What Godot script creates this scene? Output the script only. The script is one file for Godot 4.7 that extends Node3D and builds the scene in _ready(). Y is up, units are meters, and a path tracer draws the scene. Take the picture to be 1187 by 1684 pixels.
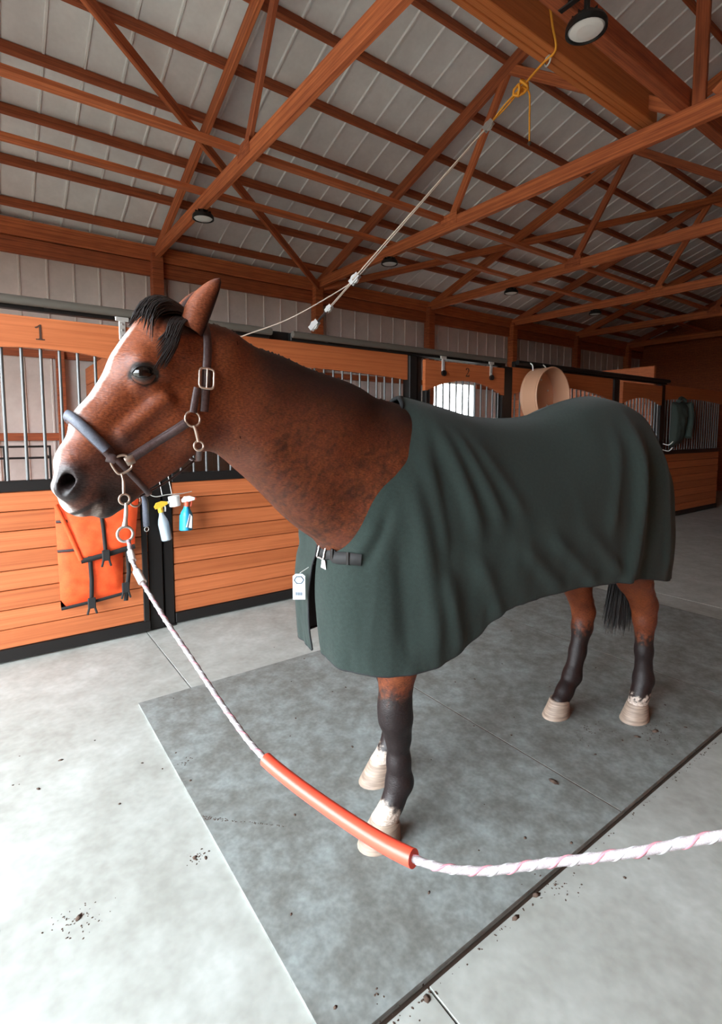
extends Node3D
# A barn aisle: a bay horse in a green fleece cooler stands on rubber mats before a row of stalls.
const PI2 := TAU
var M := {}
var taken := {}
var rng := RandomNumberGenerator.new()

func _ready():
	# ---- camera, sky, exposure ----
	var cam := Camera3D.new(); cam.name = "camera"; add_child(cam)
	var pitch := atan((780.0 - 710.0) / 842.0)
	cam.position = Vector3(0, 1.5, 0)
	cam.rotation = Vector3(-pitch, -deg_to_rad(36.0), 0)
	cam.set_frustum(0.1 * 1684.0 / 842.0, Vector2(0, -0.1 * 62.0 / 842.0), 0.1, 200.0)
	cam.current = true
	var we := WorldEnvironment.new(); we.name = "environment"; add_child(we)
	var env := Environment.new(); we.environment = env
	env.tonemap_mode = Environment.TONE_MAPPER_LINEAR
	env.tonemap_exposure = 0.93
	env.sdfgi_enabled = true; env.ssao_enabled = true; env.ssil_enabled = true
	env.background_mode = Environment.BG_SKY
	var sk := Sky.new(); var sm := ProceduralSkyMaterial.new(); sk.sky_material = sm; env.sky = sk
	sm.sky_top_color = Color(0.93, 0.97, 1.0); sm.sky_horizon_color = Color(0.97, 0.98, 1.0); sm.sky_energy_multiplier = 3.8
	sm.ground_bottom_color = Color(0.45, 0.45, 0.43); sm.ground_horizon_color = Color(0.6, 0.6, 0.58); sm.ground_energy_multiplier = 1.0
	rng.seed = 7
	materials()
	build_floor()
	build_walls()
	build_roof()
	build_trusses()
	build_stalls()
	build_horse()
	build_blanket()
	build_halter()
	build_ropes()
	build_lights()
	build_hangings()
	build_debris()

# ---------- naming ----------
func numbered(n: String) -> String:
	if not taken.has(n):
		taken[n] = 0; return n
	taken[n] += 1
	return "%s_%03d" % [n, taken[n]]
func thing(called: String, label: String, category: String, at := Vector3.ZERO, group := "") -> Node3D:
	var o := Node3D.new(); o.name = numbered(called); add_child(o); o.position = at
	o.set_meta("label", label); o.set_meta("category", category)
	if group != "": o.set_meta("group", group)
	return o
func structure(called: String, label: String, category: String) -> Node3D:
	var o := thing(called, label, category); o.set_meta("kind", "structure"); return o
func part(called: String, mesh: Mesh, m: Material, parent: Node, at := Transform3D.IDENTITY) -> MeshInstance3D:
	var o := MeshInstance3D.new(); o.name = called; o.mesh = mesh; o.material_override = m; o.transform = at
	o.cast_shadow = GeometryInstance3D.SHADOW_CASTING_SETTING_ON
	parent.add_child(o, true); return o
func at(p: Vector3) -> Transform3D: return Transform3D(Basis.IDENTITY, p)

# ---------- materials ----------
func grey_noise(w: int, h: int, freq: float, sd: int, oct := 4, type := FastNoiseLite.TYPE_SIMPLEX_SMOOTH) -> Image:
	var n := FastNoiseLite.new(); n.seed = sd; n.frequency = freq; n.noise_type = type; n.fractal_octaves = oct
	var im := n.get_seamless_image(w, h); im.convert(Image.FORMAT_L8); return im
func blend(ims: Array, ws: Array, c0: Color, c1: Color, gain := 1.0) -> ImageTexture:
	var w: int = ims[0].get_width(); var h: int = ims[0].get_height()
	var datas := []
	for im in ims: datas.append(im.get_data())
	var out := PackedByteArray(); out.resize(w * h * 3)
	for i in w * h:
		var v := 0.0
		for k in datas.size(): v += ws[k] * datas[k][i] / 255.0
		v = clampf((v - 0.5) * gain + 0.5, 0, 1)
		out[i * 3] = int(255 * lerpf(c0.r, c1.r, v)); out[i * 3 + 1] = int(255 * lerpf(c0.g, c1.g, v)); out[i * 3 + 2] = int(255 * lerpf(c0.b, c1.b, v))
	var im2 := Image.create_from_data(w, h, false, Image.FORMAT_RGB8, out); im2.generate_mipmaps()
	return ImageTexture.create_from_image(im2)
func stretched(w: int, h: int, freq: float, sd: int, along: int) -> Image:
	var im := grey_noise(maxi(8, w / along), h, freq, sd); im.resize(w, h, Image.INTERPOLATE_CUBIC); return im
func plain(c: Color, rough := 0.7, metal := 0.0) -> StandardMaterial3D:
	var m := StandardMaterial3D.new(); m.albedo_color = c; m.roughness = rough; m.metallic = metal; return m
func textured(t: Texture2D, scale: Vector3, rough: float, off := Vector3.ZERO, world := false, tint := Color.WHITE) -> StandardMaterial3D:
	var m := plain(tint, rough); m.albedo_texture = t; m.uv1_triplanar = true; m.uv1_world_triplanar = world; m.uv1_scale = scale; m.uv1_offset = off; m.uv1_triplanar_sharpness = 4.0; return m
func bumpy(m: StandardMaterial3D, t: Texture2D, s: float): m.heightmap_enabled = true; m.heightmap_texture = t; m.heightmap_scale = s
func c8(r: int, g: int, b: int) -> Color: return Color(r / 255.0, g / 255.0, b / 255.0)
func materials():
	var g1 := stretched(512, 512, 0.02, 1, 16); var g2 := stretched(512, 512, 0.09, 2, 24); var g3 := grey_noise(512, 512, 0.01, 3)
	var beam := blend([g1, g2, g3], [0.45, 0.3, 0.25], c8(140, 68, 37), c8(220, 126, 72), 1.5)
	var beam2 := blend([g2, g1, g3], [0.4, 0.3, 0.3], c8(118, 57, 32), c8(196, 106, 60), 1.5)
	var plank := blend([g1, g2, g3], [0.4, 0.4, 0.2], c8(168, 88, 48), c8(216, 128, 78), 1.2)
	for i in 4:
		var off := Vector3(0.37 * i, 0.23 * i, 0.51 * i)
		M["beam%d" % i] = textured(beam if i % 2 == 0 else beam2, Vector3(0.5, 3, 3), 0.75, off)
		M["plank%d" % i] = textured(plank, Vector3(0.45, 3.2, 3.2), 0.5, off, false, Color(1, 1, 1) if i % 2 == 0 else Color(0.93, 0.92, 0.9))
	M.glulam = textured(plank, Vector3(0.4, 2.5, 2.5), 0.7, Vector3(0.2, 0, 0), false, Color(0.98, 1.0, 0.86))
	var fine := grey_noise(512, 512, 0.09, 11); var mid := grey_noise(512, 512, 0.025, 12); var coarse := grey_noise(512, 512, 0.006, 13)
	var conc := blend([fine, mid, coarse], [0.3, 0.35, 0.35], c8(152, 156, 153), c8(186, 190, 185), 1.2)
	M.concrete = textured(conc, Vector3(0.45, 0.45, 0.45), 0.62, Vector3.ZERO, true)
	var blot := blend([mid, coarse, fine], [0.4, 0.4, 0.2], c8(240, 236, 230), c8(255, 255, 255), 1.6)
	M.concrete.detail_enabled = true; M.concrete.detail_albedo = blot; M.concrete.detail_blend_mode = BaseMaterial3D.BLEND_MODE_MUL
	bumpy(M.concrete, conc, 0.12)
	var mat_t := blend([fine, mid, coarse], [0.4, 0.35, 0.25], c8(112, 118, 118), c8(152, 160, 158), 1.4)
	M.rubber = textured(mat_t, Vector3(0.9, 0.9, 0.9), 0.6, Vector3(0.3, 0.1, 0.2), true); bumpy(M.rubber, mat_t, 0.15)
	M.rubber.detail_enabled = true; M.rubber.detail_albedo = blend([coarse, mid], [0.6, 0.4], c8(226, 218, 210), c8(255, 255, 255), 1.8); M.rubber.detail_blend_mode = BaseMaterial3D.BLEND_MODE_MUL
	var sheet := blend([fine, mid, coarse], [0.2, 0.3, 0.5], c8(210, 206, 202), c8(236, 234, 230), 1.2)
	M.steel = textured(sheet, Vector3(0.4, 0.4, 0.4), 0.55, Vector3.ZERO, true)
	M.wallsteel = textured(sheet, Vector3(0.4, 0.4, 0.4), 0.55, Vector3(0.3, 0, 0), true, Color(0.92, 0.88, 0.86))
	M.ground = textured(conc, Vector3(0.1, 0.1, 0.1), 0.9, Vector3.ZERO, true, Color(0.66, 0.63, 0.57))
	M.black = plain(c8(26, 24, 23), 0.45); M.black.metallic_specular = 0.4
	M.bar = plain(c8(104, 106, 106), 0.42, 0.5)
	M.track = plain(c8(100, 95, 87), 0.55, 0.3)
	M.galv = plain(c8(205, 205, 200), 0.35, 0.5)
	M.brass = plain(c8(206, 188, 172), 0.32, 0.75)
	M.chrome = plain(c8(190, 190, 188), 0.35, 0.85)
	M.white = plain(c8(236, 236, 232), 0.55)
	M.numeral = plain(c8(66, 42, 30), 0.6)
	var fl := grey_noise(512, 512, 0.2, 21); var fl2 := grey_noise(512, 512, 0.04, 22)
	var fleece := blend([fl, fl2], [0.65, 0.35], c8(20, 30, 27), c8(40, 56, 50), 1.3)
	M.fleece = textured(fleece, Vector3(3.0, 3.0, 3.0), 0.95); bumpy(M.fleece, fleece, 0.12); M.fleece.rim_enabled = true; M.fleece.rim = 0.08; M.fleece.rim_tint = 0.5
	M.lining = plain(c8(38, 33, 32), 0.95)
	M.binding = plain(c8(28, 30, 32), 0.8)
	M.webbing = plain(c8(30, 29, 29), 0.75)
	var fur := blend([stretched(256, 256, 0.12, 31, 3), grey_noise(256, 256, 0.05, 32)], [0.6, 0.4], c8(160, 150, 145), c8(255, 255, 255), 1.5)
	M.coat = textured(fur, Vector3(7, 7, 7), 0.5); M.coat.vertex_color_use_as_albedo = true; bumpy(M.coat, fur, 0.16); M.coat.metallic_specular = 0.45
	M.hair = plain(c8(30, 25, 24), 0.45)
	M.eye = plain(c8(20, 13, 10), 0.08)
	M.hoof = textured(blend([stretched(128, 128, 0.1, 41, 8), grey_noise(128, 128, 0.05, 42)], [0.5, 0.5], c8(112, 96, 84), c8(176, 156, 138), 1.4), Vector3(1.5, 9, 1.5), 0.6)
	M.leather = textured(blend([fine, mid], [0.5, 0.5], c8(64, 50, 49), c8(102, 84, 84), 1.3), Vector3(5, 5, 5), 0.4)
	M.pad = textured(blend([fine, mid], [0.5, 0.5], c8(80, 84, 94), c8(112, 118, 132), 1.3), Vector3(5, 5, 5), 0.6)
	var ropet := blend([grey_noise(128, 128, 0.2, 51), grey_noise(128, 128, 0.03, 52)], [0.6, 0.4], c8(136, 124, 126), c8(190, 186, 188), 1.6)
	M.rope = textured(ropet, Vector3(20, 20, 20), 0.8)
	M.pink = plain(c8(190, 126, 136), 0.8); M.strand = plain(c8(178, 176, 178), 0.8)
	M.line = plain(c8(206, 190, 176), 0.8)
	M.yellow = plain(c8(222, 150, 40), 0.7)
	M.red_tube = plain(c8(232, 78, 56), 0.35)
	M.orange = textured(blend([grey_noise(256, 256, 0.02, 61), grey_noise(256, 256, 0.2, 62)], [0.6, 0.4], c8(236, 70, 22), c8(255, 104, 48), 1.2), Vector3(2, 2, 2), 0.75)
	M.strap = plain(c8(48, 34, 32), 0.7)
	M.blue = plain(c8(46, 158, 204), 0.35)
	M.yellow_plastic = plain(c8(232, 186, 60), 0.4); M.red_plastic = plain(c8(226, 98, 72), 0.4)
	M.clear = plain(c8(190, 206, 214), 0.2)
	M.clear.transparency = BaseMaterial3D.TRANSPARENCY_ALPHA; M.clear.albedo_color.a = 0.55
	M.glass = plain(c8(235, 242, 245), 0.02); M.glass.transparency = BaseMaterial3D.TRANSPARENCY_ALPHA; M.glass.albedo_color.a = 0.08
	M.tan = plain(c8(196, 150, 120), 0.5)
	M.coatcloth = plain(c8(60, 72, 66), 0.9)
	M.lens = plain(c8(225, 225, 220), 0.3)
	M.dirt = plain(c8(74, 58, 48), 0.95)
	M.paper = plain(c8(214, 226, 236), 0.6); M.ink = plain(c8(30, 60, 84), 0.6)

# ---------- geometry ----------
func fresh() -> SurfaceTool:
	var st := SurfaceTool.new(); st.begin(Mesh.PRIMITIVE_TRIANGLES); return st
func tri(st: SurfaceTool, a: Vector3, b: Vector3, c: Vector3, n: Vector3):
	if (b - a).cross(c - a).dot(n) > 0: var s := b; b = c; c = s
	st.set_normal(n); st.add_vertex(a); st.set_normal(n); st.add_vertex(b); st.set_normal(n); st.add_vertex(c)
func quad(st: SurfaceTool, a: Vector3, b: Vector3, c: Vector3, d: Vector3, n: Vector3):
	tri(st, a, b, c, n); tri(st, a, c, d, n)
func smooth_tri(st: SurfaceTool, p: Array, n: Array):
	var f: Vector3 = (p[1] - p[0]).cross(p[2] - p[0])
	var o := [0, 1, 2] if f.dot(n[0] + n[1] + n[2]) < 0 else [0, 2, 1]
	for i in o: st.set_normal(n[i]); st.add_vertex(p[i])
# chamfered box
func cb(st: SurfaceTool, c: Vector3, s: Vector3, b := 0.004, rot := Basis.IDENTITY):
	var h := s * 0.5; b = minf(b, minf(h.x, minf(h.y, h.z)) * 0.6)
	var v := func(sx, sy, sz, ax): # vertex on face ax
		var p := Vector3(sx * (h.x - (0.0 if ax == 0 else b)), sy * (h.y - (0.0 if ax == 1 else b)), sz * (h.z - (0.0 if ax == 2 else b)))
		return c + rot * p
	for s1 in [-1, 1]:
		quad(st, v.call(s1, -1, -1, 0), v.call(s1, 1, -1, 0), v.call(s1, 1, 1, 0), v.call(s1, -1, 1, 0), rot * Vector3(s1, 0, 0))
		quad(st, v.call(-1, s1, -1, 1), v.call(1, s1, -1, 1), v.call(1, s1, 1, 1), v.call(-1, s1, 1, 1), rot * Vector3(0, s1, 0))
		quad(st, v.call(-1, -1, s1, 2), v.call(1, -1, s1, 2), v.call(1, 1, s1, 2), v.call(-1, 1, s1, 2), rot * Vector3(0, 0, s1))
		for s2 in [-1, 1]:
			quad(st, v.call(s1, s2, -1, 0), v.call(s1, s2, 1, 0), v.call(s1, s2, 1, 1), v.call(s1, s2, -1, 1), rot * Vector3(s1, s2, 0).normalized())
			quad(st, v.call(s1, -1, s2, 0), v.call(s1, 1, s2, 0), v.call(s1, 1, s2, 2), v.call(s1, -1, s2, 2), rot * Vector3(s1, 0, s2).normalized())
			quad(st, v.call(-1, s1, s2, 1), v.call(1, s1, s2, 1), v.call(1, s1, s2, 2), v.call(-1, s1, s2, 2), rot * Vector3(0, s1, s2).normalized())
			for s3 in [-1, 1]:
				tri(st, v.call(s1, s2, s3, 0), v.call(s1, s2, s3, 1), v.call(s1, s2, s3, 2), rot * Vector3(s1, s2, s3).normalized())
var box_cache := {}
func boxm(s: Vector3, b := 0.004) -> Mesh:
	var key := [s.snapped(Vector3.ONE * 0.0005), b]
	if not box_cache.has(key):
		var st := fresh(); cb(st, Vector3.ZERO, s, b); box_cache[key] = st.commit()
	return box_cache[key]
func box(called: String, lo: Vector3, hi: Vector3, m: Material, parent: Node, b := 0.004) -> MeshInstance3D:
	return part(called, boxm(hi - lo, b), m, parent, at((lo + hi) * 0.5))
# a straight timber from p to q; w across, d deep (towards up)
func timber(called: String, p: Vector3, q: Vector3, w: float, d: float, m: Material, parent: Node, up := Vector3.UP) -> MeshInstance3D:
	var x := (q - p).normalized(); var z := x.cross(up).normalized(); var y := z.cross(x)
	return part(called, boxm(Vector3((q - p).length(), d, w), 0.005), m, parent, Transform3D(Basis(x, y, z), (p + q) * 0.5))
func frame(t: Vector3, ref := Vector3.UP) -> Array:
	var a := t.cross(ref)
	if a.length() < 0.05: a = t.cross(Vector3.RIGHT)
	a = a.normalized(); return [a, a.cross(t).normalized()]
func tube(st: SurfaceTool, pts: Array, r, seg := 8, closed := false, flat := 1.0):
	var n := pts.size(); var rings := []; var nr := []
	var prev_a := Vector3.ZERO
	for i in n:
		var t: Vector3
		if closed: t = (pts[(i + 1) % n] - pts[(i - 1 + n) % n]).normalized()
		else: t = (pts[mini(i + 1, n - 1)] - pts[maxi(i - 1, 0)]).normalized()
		var fr := frame(t); var a: Vector3 = fr[0]
		if prev_a != Vector3.ZERO:
			a = (prev_a - t * prev_a.dot(t)).normalized()
		prev_a = a
		var b := a.cross(t).normalized()
		var rr: float = r[i] if r is Array else r
		var ring := []; var nn := []
		for k in seg:
			var an := TAU * k / seg; var d := a * cos(an) + b * sin(an) * flat
			ring.append(pts[i] + d * rr); nn.append(d.normalized())
		rings.append(ring); nr.append(nn)
	for i in (n if closed else n - 1):
		var j := (i + 1) % n
		for k in seg:
			var l := (k + 1) % seg
			smooth_tri(st, [rings[i][k], rings[j][k], rings[j][l]], [nr[i][k], nr[j][k], nr[j][l]])
			smooth_tri(st, [rings[i][k], rings[j][l], rings[i][l]], [nr[i][k], nr[j][l], nr[i][l]])
	if not closed:
		for e in [0, n - 1]:
			var nn2: Vector3 = ((pts[0] - pts[1]) if e == 0 else (pts[n - 1] - pts[n - 2])).normalized()
			for k in range(1, seg - 1): tri(st, rings[e][0], rings[e][k], rings[e][k + 1], nn2)
func tube_m(pts: Array, r, seg := 8, closed := false, flat := 1.0) -> Mesh:
	var st := fresh(); tube(st, pts, r, seg, closed, flat); return st.commit()
func circle(c: Vector3, r: float, u: Vector3, v: Vector3, n := 20) -> Array:
	var o := []
	for i in n: o.append(c + u * cos(TAU * i / n) * r + v * sin(TAU * i / n) * r)
	return o
func spline(p: Array, per := 6, closed := false) -> Array:
	var o := []; var n := p.size()
	for i in (n if closed else n - 1):
		var a = p[(i - 1 + n) % n] if closed else p[maxi(i - 1, 0)]
		var b = p[i]; var c = p[(i + 1) % n]
		var d = p[(i + 2) % n] if closed else p[mini(i + 2, n - 1)]
		for k in per:
			var t := float(k) / per
			o.append(b.cubic_interpolate(c, a, d, t))
	if not closed: o.append(p[n - 1])
	return o
func lathe(st: SurfaceTool, prof: Array, seg := 24, xf := Transform3D.IDENTITY):
	for i in prof.size() - 1:
		var p: Vector2 = prof[i]; var q: Vector2 = prof[i + 1]
		var d := q - p; var nn := Vector2(d.y, -d.x).normalized()
		for k in seg:
			var a := TAU * k / seg; var b := TAU * (k + 1) / seg
			var va := Vector3(cos(a), 0, sin(a)); var vb := Vector3(cos(b), 0, sin(b))
			var na := (xf.basis * (va * nn.x + Vector3.UP * nn.y)).normalized(); var nb := (xf.basis * (vb * nn.x + Vector3.UP * nn.y)).normalized()
			var A := xf * (va * p.x + Vector3.UP * p.y); var B := xf * (vb * p.x + Vector3.UP * p.y)
			var C := xf * (vb * q.x + Vector3.UP * q.y); var D := xf * (va * q.x + Vector3.UP * q.y)
			if p.x > 1e-5: smooth_tri(st, [A, B, C], [na, nb, nb])
			if q.x > 1e-5: smooth_tri(st, [A, C, D], [na, nb, na])
func lathe_m(prof: Array, seg := 24, xf := Transform3D.IDENTITY) -> Mesh:
	var st := fresh(); lathe(st, prof, seg, xf); return st.commit()
# polygon in a plane (origin o, axes u, v) given a thickness along w
func slab(poly: PackedVector2Array, o: Vector3, u: Vector3, v: Vector3, w: Vector3) -> Mesh:
	var st := fresh(); var ix := Geometry2D.triangulate_polygon(poly); var wn := w.normalized()
	var P := func(i, k): return o + u * poly[i].x + v * poly[i].y + w * k
	for t in range(0, ix.size(), 3):
		for k in [0, 1]: tri(st, P.call(ix[t], k), P.call(ix[t + 1], k), P.call(ix[t + 2], k), wn * (1 if k == 1 else -1))
	var n := poly.size(); var area := 0.0
	for i in n: area += poly[i].cross(poly[(i + 1) % n])
	for i in n:
		var j := (i + 1) % n; var d := poly[j] - poly[i]; var nn := Vector2(d.y, -d.x) * signf(area)
		quad(st, P.call(i, 0), P.call(j, 0), P.call(j, 1), P.call(i, 1), (u * nn.x + v * nn.y).normalized())
	return st.commit()
# a strap: points with outward normals
func strap_m(pts: Array, ns: Array, width: float, thick: float, round_it := 0.0) -> Mesh:
	var st := fresh(); var n := pts.size(); var prof := []
	if round_it > 0.0:
		for k in 12:
			var a := TAU * k / 12; prof.append(Vector2(cos(a) * width * 0.5, sin(a) * thick * 0.5))
	else:
		var w := width * 0.5; var t := thick * 0.5; var b := minf(t * 0.7, 0.002)
		prof = [Vector2(w, -t + b), Vector2(w, t - b), Vector2(w - b, t), Vector2(-w + b, t), Vector2(-w, t - b), Vector2(-w, -t + b), Vector2(-w + b, -t), Vector2(w - b, -t)]
	var rings := []
	for i in n:
		var t: Vector3 = (pts[mini(i + 1, n - 1)] - pts[maxi(i - 1, 0)]).normalized()
		var nn: Vector3 = (ns[i] - t * ns[i].dot(t)).normalized(); var s := t.cross(nn)
		var ring := []
		for q in prof: ring.append([pts[i] + s * q.x + nn * q.y, (s * q.x / width + nn * q.y / thick).normalized()])
		rings.append(ring)
	var m := prof.size()
	for i in n - 1:
		for k in m:
			var l := (k + 1) % m
			smooth_tri(st, [rings[i][k][0], rings[i + 1][k][0], rings[i + 1][l][0]], [rings[i][k][1], rings[i + 1][k][1], rings[i + 1][l][1]])
			smooth_tri(st, [rings[i][k][0], rings[i + 1][l][0], rings[i][l][0]], [rings[i][k][1], rings[i + 1][l][1], rings[i][l][1]])
	for e in [0, n - 1]:
		var nn2: Vector3 = ((pts[0] - pts[1]) if e == 0 else (pts[n - 1] - pts[n - 2])).normalized()
		for k in range(1, m - 1): tri(st, rings[e][0][0], rings[e][k][0], rings[e][k + 1][0], nn2)
	return st.commit()
# ---------- the barn ----------
const X0 := -2.4
const X1 := 15.0
const ZB := -7.2
const ZF := 3.7
const ZR := -1.75
func chord_y(z: float) -> float:
	var zz := z if z < ZR else 2.0 * ZR - z
	return 4.10 + 0.345 * (zz + 6.3)

func build_floor():
	var f := structure("floor", "pale grey concrete barn floor with saw cut joints", "floor")
	var xs := [X0 - 0.1, 0.893, 4.99, 9.09, 13.19, X1 + 0.1]
	for i in xs.size() - 1:
		box("slab", Vector3(xs[i] + 0.0035, -0.15, ZB - 0.1), Vector3(xs[i + 1] - 0.0035, 0.0, -0.937), M.concrete, f, 0.001)
		box("slab", Vector3(xs[i] + 0.0035, -0.15, -0.918), Vector3(xs[i + 1] - 0.0035, 0.0, ZF + 0.1), M.concrete, f, 0.001)
	box("joint_filler", Vector3(X0, -0.16, ZB), Vector3(X1, -0.014, ZF), M.dirt, f, 0.0)
	var g := structure("ground", "pale gravel yard outside the barn", "ground")
	box("yard", Vector3(-60, -0.5, -60), Vector3(X0 - 0.11, -0.03, 60), M.ground, g, 0.0)
	box("yard", Vector3(X0 - 0.11, -0.5, -60), Vector3(60, -0.2, 60), M.ground, g, 0.0)
	var xsm := [0.595, 1.942, 3.289, 4.636]
	var lab := ["blue grey rubber stall mat under the horse's front hooves", "blue grey rubber stall mat under the horse's hind hooves", "grey rubber stall mat behind the horse's hind legs, at right"]
	for i in 3:
		var t := thing("rubber_mat", lab[i], "mat", Vector3((xsm[i] + xsm[i + 1]) * 0.5, 0, -1.92), "rubber mats under the horse")
		part("sheet", boxm(Vector3(xsm[i + 1] - xsm[i] - 0.006, 0.012, 1.975), 0.0006), M.rubber, t, at(Vector3(0, 0.006, 0)))
		part("seam_dirt", boxm(Vector3(0.0056, 0.0115, 1.97), 0.0003), M.dirt, t, at(Vector3((xsm[i + 1] - xsm[i]) * 0.5 - 0.0002, 0.00575, 0)))

func panel_m(w: float, l: float) -> Mesh: # a corrugated sheet: u across, v along, rib standing towards +z
	var st := fresh()
	var pr := [Vector2(0, 0), Vector2(w - 0.034, 0), Vector2(w - 0.026, 0.016), Vector2(w - 0.012, 0.016), Vector2(w - 0.004, 0), Vector2(w, 0)]
	for i in pr.size() - 1:
		var p: Vector2 = pr[i]; var q: Vector2 = pr[i + 1]; var d := q - p; var n := Vector3(-d.y, 0, d.x).normalized()
		quad(st, Vector3(p.x, 0, p.y), Vector3(q.x, 0, q.y), Vector3(q.x, l, q.y), Vector3(p.x, l, p.y), n)
	quad(st, Vector3(0, 0, -0.004), Vector3(w, 0, -0.004), Vector3(w, l, -0.004), Vector3(0, l, -0.004), Vector3(0, 0, -1))
	return st.commit()

func build_walls():
	# outer wall behind the stalls, with a window
	var w := structure("wall_back", "outer barn wall of ribbed grey steel siding behind the stalls", "wall")
	var wx0 := 6.75; var wx1 := 8.15; var wy0 := 1.25; var wy1 := 2.5
	box("backing", Vector3(X0, -0.1, ZB - 0.16), Vector3(wx0, 4.1, ZB - 0.06), M.wallsteel, w, 0.0)
	box("backing", Vector3(wx1, -0.1, ZB - 0.16), Vector3(X1, 4.1, ZB - 0.06), M.wallsteel, w, 0.0)
	box("backing", Vector3(wx0, -0.1, ZB - 0.16), Vector3(wx1, wy0, ZB - 0.06), M.wallsteel, w, 0.0)
	box("backing", Vector3(wx0, wy1, ZB - 0.16), Vector3(wx1, 4.1, ZB - 0.06), M.wallsteel, w, 0.0)
	var pw := 0.28; var full := panel_m(pw, 3.95); var upper := panel_m(pw, 3.95 - wy1); var lower := panel_m(pw, wy0)
	var x := X0
	while x < X1 - 0.01:
		if x > wx0 - 0.2 and x + pw < wx1 + 0.2:
			part("siding_panel", upper, M.wallsteel, w, at(Vector3(x, wy1, ZB - 0.05))); part("siding_panel", lower, M.wallsteel, w, at(Vector3(x, 0, ZB - 0.05)))
		else: part("siding_panel", full, M.wallsteel, w, at(Vector3(x, 0, ZB - 0.05)))
		x += pw
	box("eave_beam", Vector3(X0, 3.53, ZB - 0.03), Vector3(X1, 3.71, ZB + 0.03), M.beam1, w)
	box("eave_beam", Vector3(X0, 3.72, ZB - 0.03), Vector3(X1, 3.91, ZB + 0.045), M.beam0, w)
	for gy in [0.5, 1.44, 2.42]:
		if gy == 1.44 or gy == 2.42:
			box("girt", Vector3(X0, gy - 0.045, ZB - 0.03), Vector3(wx0, gy + 0.045, ZB + 0.01), M.beam3, w)
			box("girt", Vector3(wx1, gy - 0.045, ZB - 0.03), Vector3(X1, gy + 0.045, ZB + 0.01), M.beam3, w)
		else: box("girt", Vector3(X0, gy - 0.045, ZB - 0.03), Vector3(X1, gy + 0.045, ZB + 0.01), M.beam3, w)
	for i in 7:
		var px := -0.55 + 2.44 * i
		box("post", Vector3(px - 0.07, 0, ZB - 0.02), Vector3(px + 0.07, 3.8, ZB + 0.13), M["beam%d" % (i % 4)], w)
	box("stud", Vector3(0.70, 0, ZB - 0.02), Vector3(0.79, 2.46, ZB + 0.07), M.beam1, w)
	var win := structure("window_1", "bright window in the outer wall behind stall two", "window")
	for yy in [wy0, wy1 - 0.05]: box("frame_rail", Vector3(wx0, yy, ZB - 0.14), Vector3(wx1, yy + 0.05, ZB - 0.02), M.white, win)
	for xx in [wx0, wx1 - 0.05]: box("frame_rail", Vector3(xx, wy0, ZB - 0.14), Vector3(xx + 0.05, wy1, ZB - 0.02), M.white, win)
	box("pane", Vector3(wx0 + 0.05, wy0 + 0.05, ZB - 0.085), Vector3(wx1 - 0.05, wy1 - 0.05, ZB - 0.08), M.glass, win, 0.0)
	# gable wall on the left, with the open barn door and the stall window
	var gl := structure("wall_left", "gable end wall with the open barn door", "wall")
	var U := Vector3(0, 0, 1); var V := Vector3.UP
	var e := 0.25
	var dz0 := -3.75; var dz1 := 0.3; var dh := 3.5
	var hb := func(z): return chord_y(z) + e
	var polys := [
		[Vector2(ZB - 0.16, -0.1), Vector2(-6.5, -0.1), Vector2(-6.5, hb.call(-6.5)), Vector2(ZB - 0.16, hb.call(ZB))],
		[Vector2(-6.5, -0.1), Vector2(-4.7, -0.1), Vector2(-4.7, 0.9), Vector2(-6.5, 0.9)],
		[Vector2(-6.5, 2.3), Vector2(-4.7, 2.3), Vector2(-4.7, hb.call(-4.7)), Vector2(-6.5, hb.call(-6.5))],
		[Vector2(-4.7, -0.1), Vector2(dz0, -0.1), Vector2(dz0, hb.call(dz0)), Vector2(-4.7, hb.call(-4.7))],
		[Vector2(dz0, dh), Vector2(dz1, dh), Vector2(dz1, hb.call(dz1)), Vector2(ZR, hb.call(ZR)), Vector2(dz0, hb.call(dz0))],
		[Vector2(dz1, -0.1), Vector2(ZF + 0.16, -0.1), Vector2(ZF + 0.16, hb.call(ZF)), Vector2(dz1, hb.call(dz1))]]
	for p in polys: part("wall_section", slab(PackedVector2Array(p), Vector3(X0 - 0.1, 0, 0), U, V, Vector3(0.1, 0, 0)), M.wallsteel, gl)
	var gr := structure("wall_right", "boarded wall closing the dim far end of the barn", "wall")
	part("wall_section", slab(PackedVector2Array([Vector2(ZB - 0.16, -0.1), Vector2(ZF + 0.16, -0.1), Vector2(ZF + 0.16, hb.call(ZF)), Vector2(ZR, hb.call(ZR)), Vector2(ZB - 0.16, hb.call(ZB))]), Vector3(X1, 0, 0), U, V, Vector3(0.1, 0, 0)), M.beam1, gr)
	var wf := structure("wall_front", "boarded barn wall behind the camera, with added boards that dim the aisle", "wall")
	box("wall_section", Vector3(X0, -0.1, ZF), Vector3(X1, 4.1, ZF + 0.12), M.beam1, wf, 0.0)
	for k in 12: box("added_shade_board", Vector3(0.9, 0.0 + 0.195 * k, 1.0), Vector3(X1, 0.19 + 0.195 * k, 1.05), M["plank%d" % (k & 3)], wf)  # unseen boards added to absorb door light and darken the aisle

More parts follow.
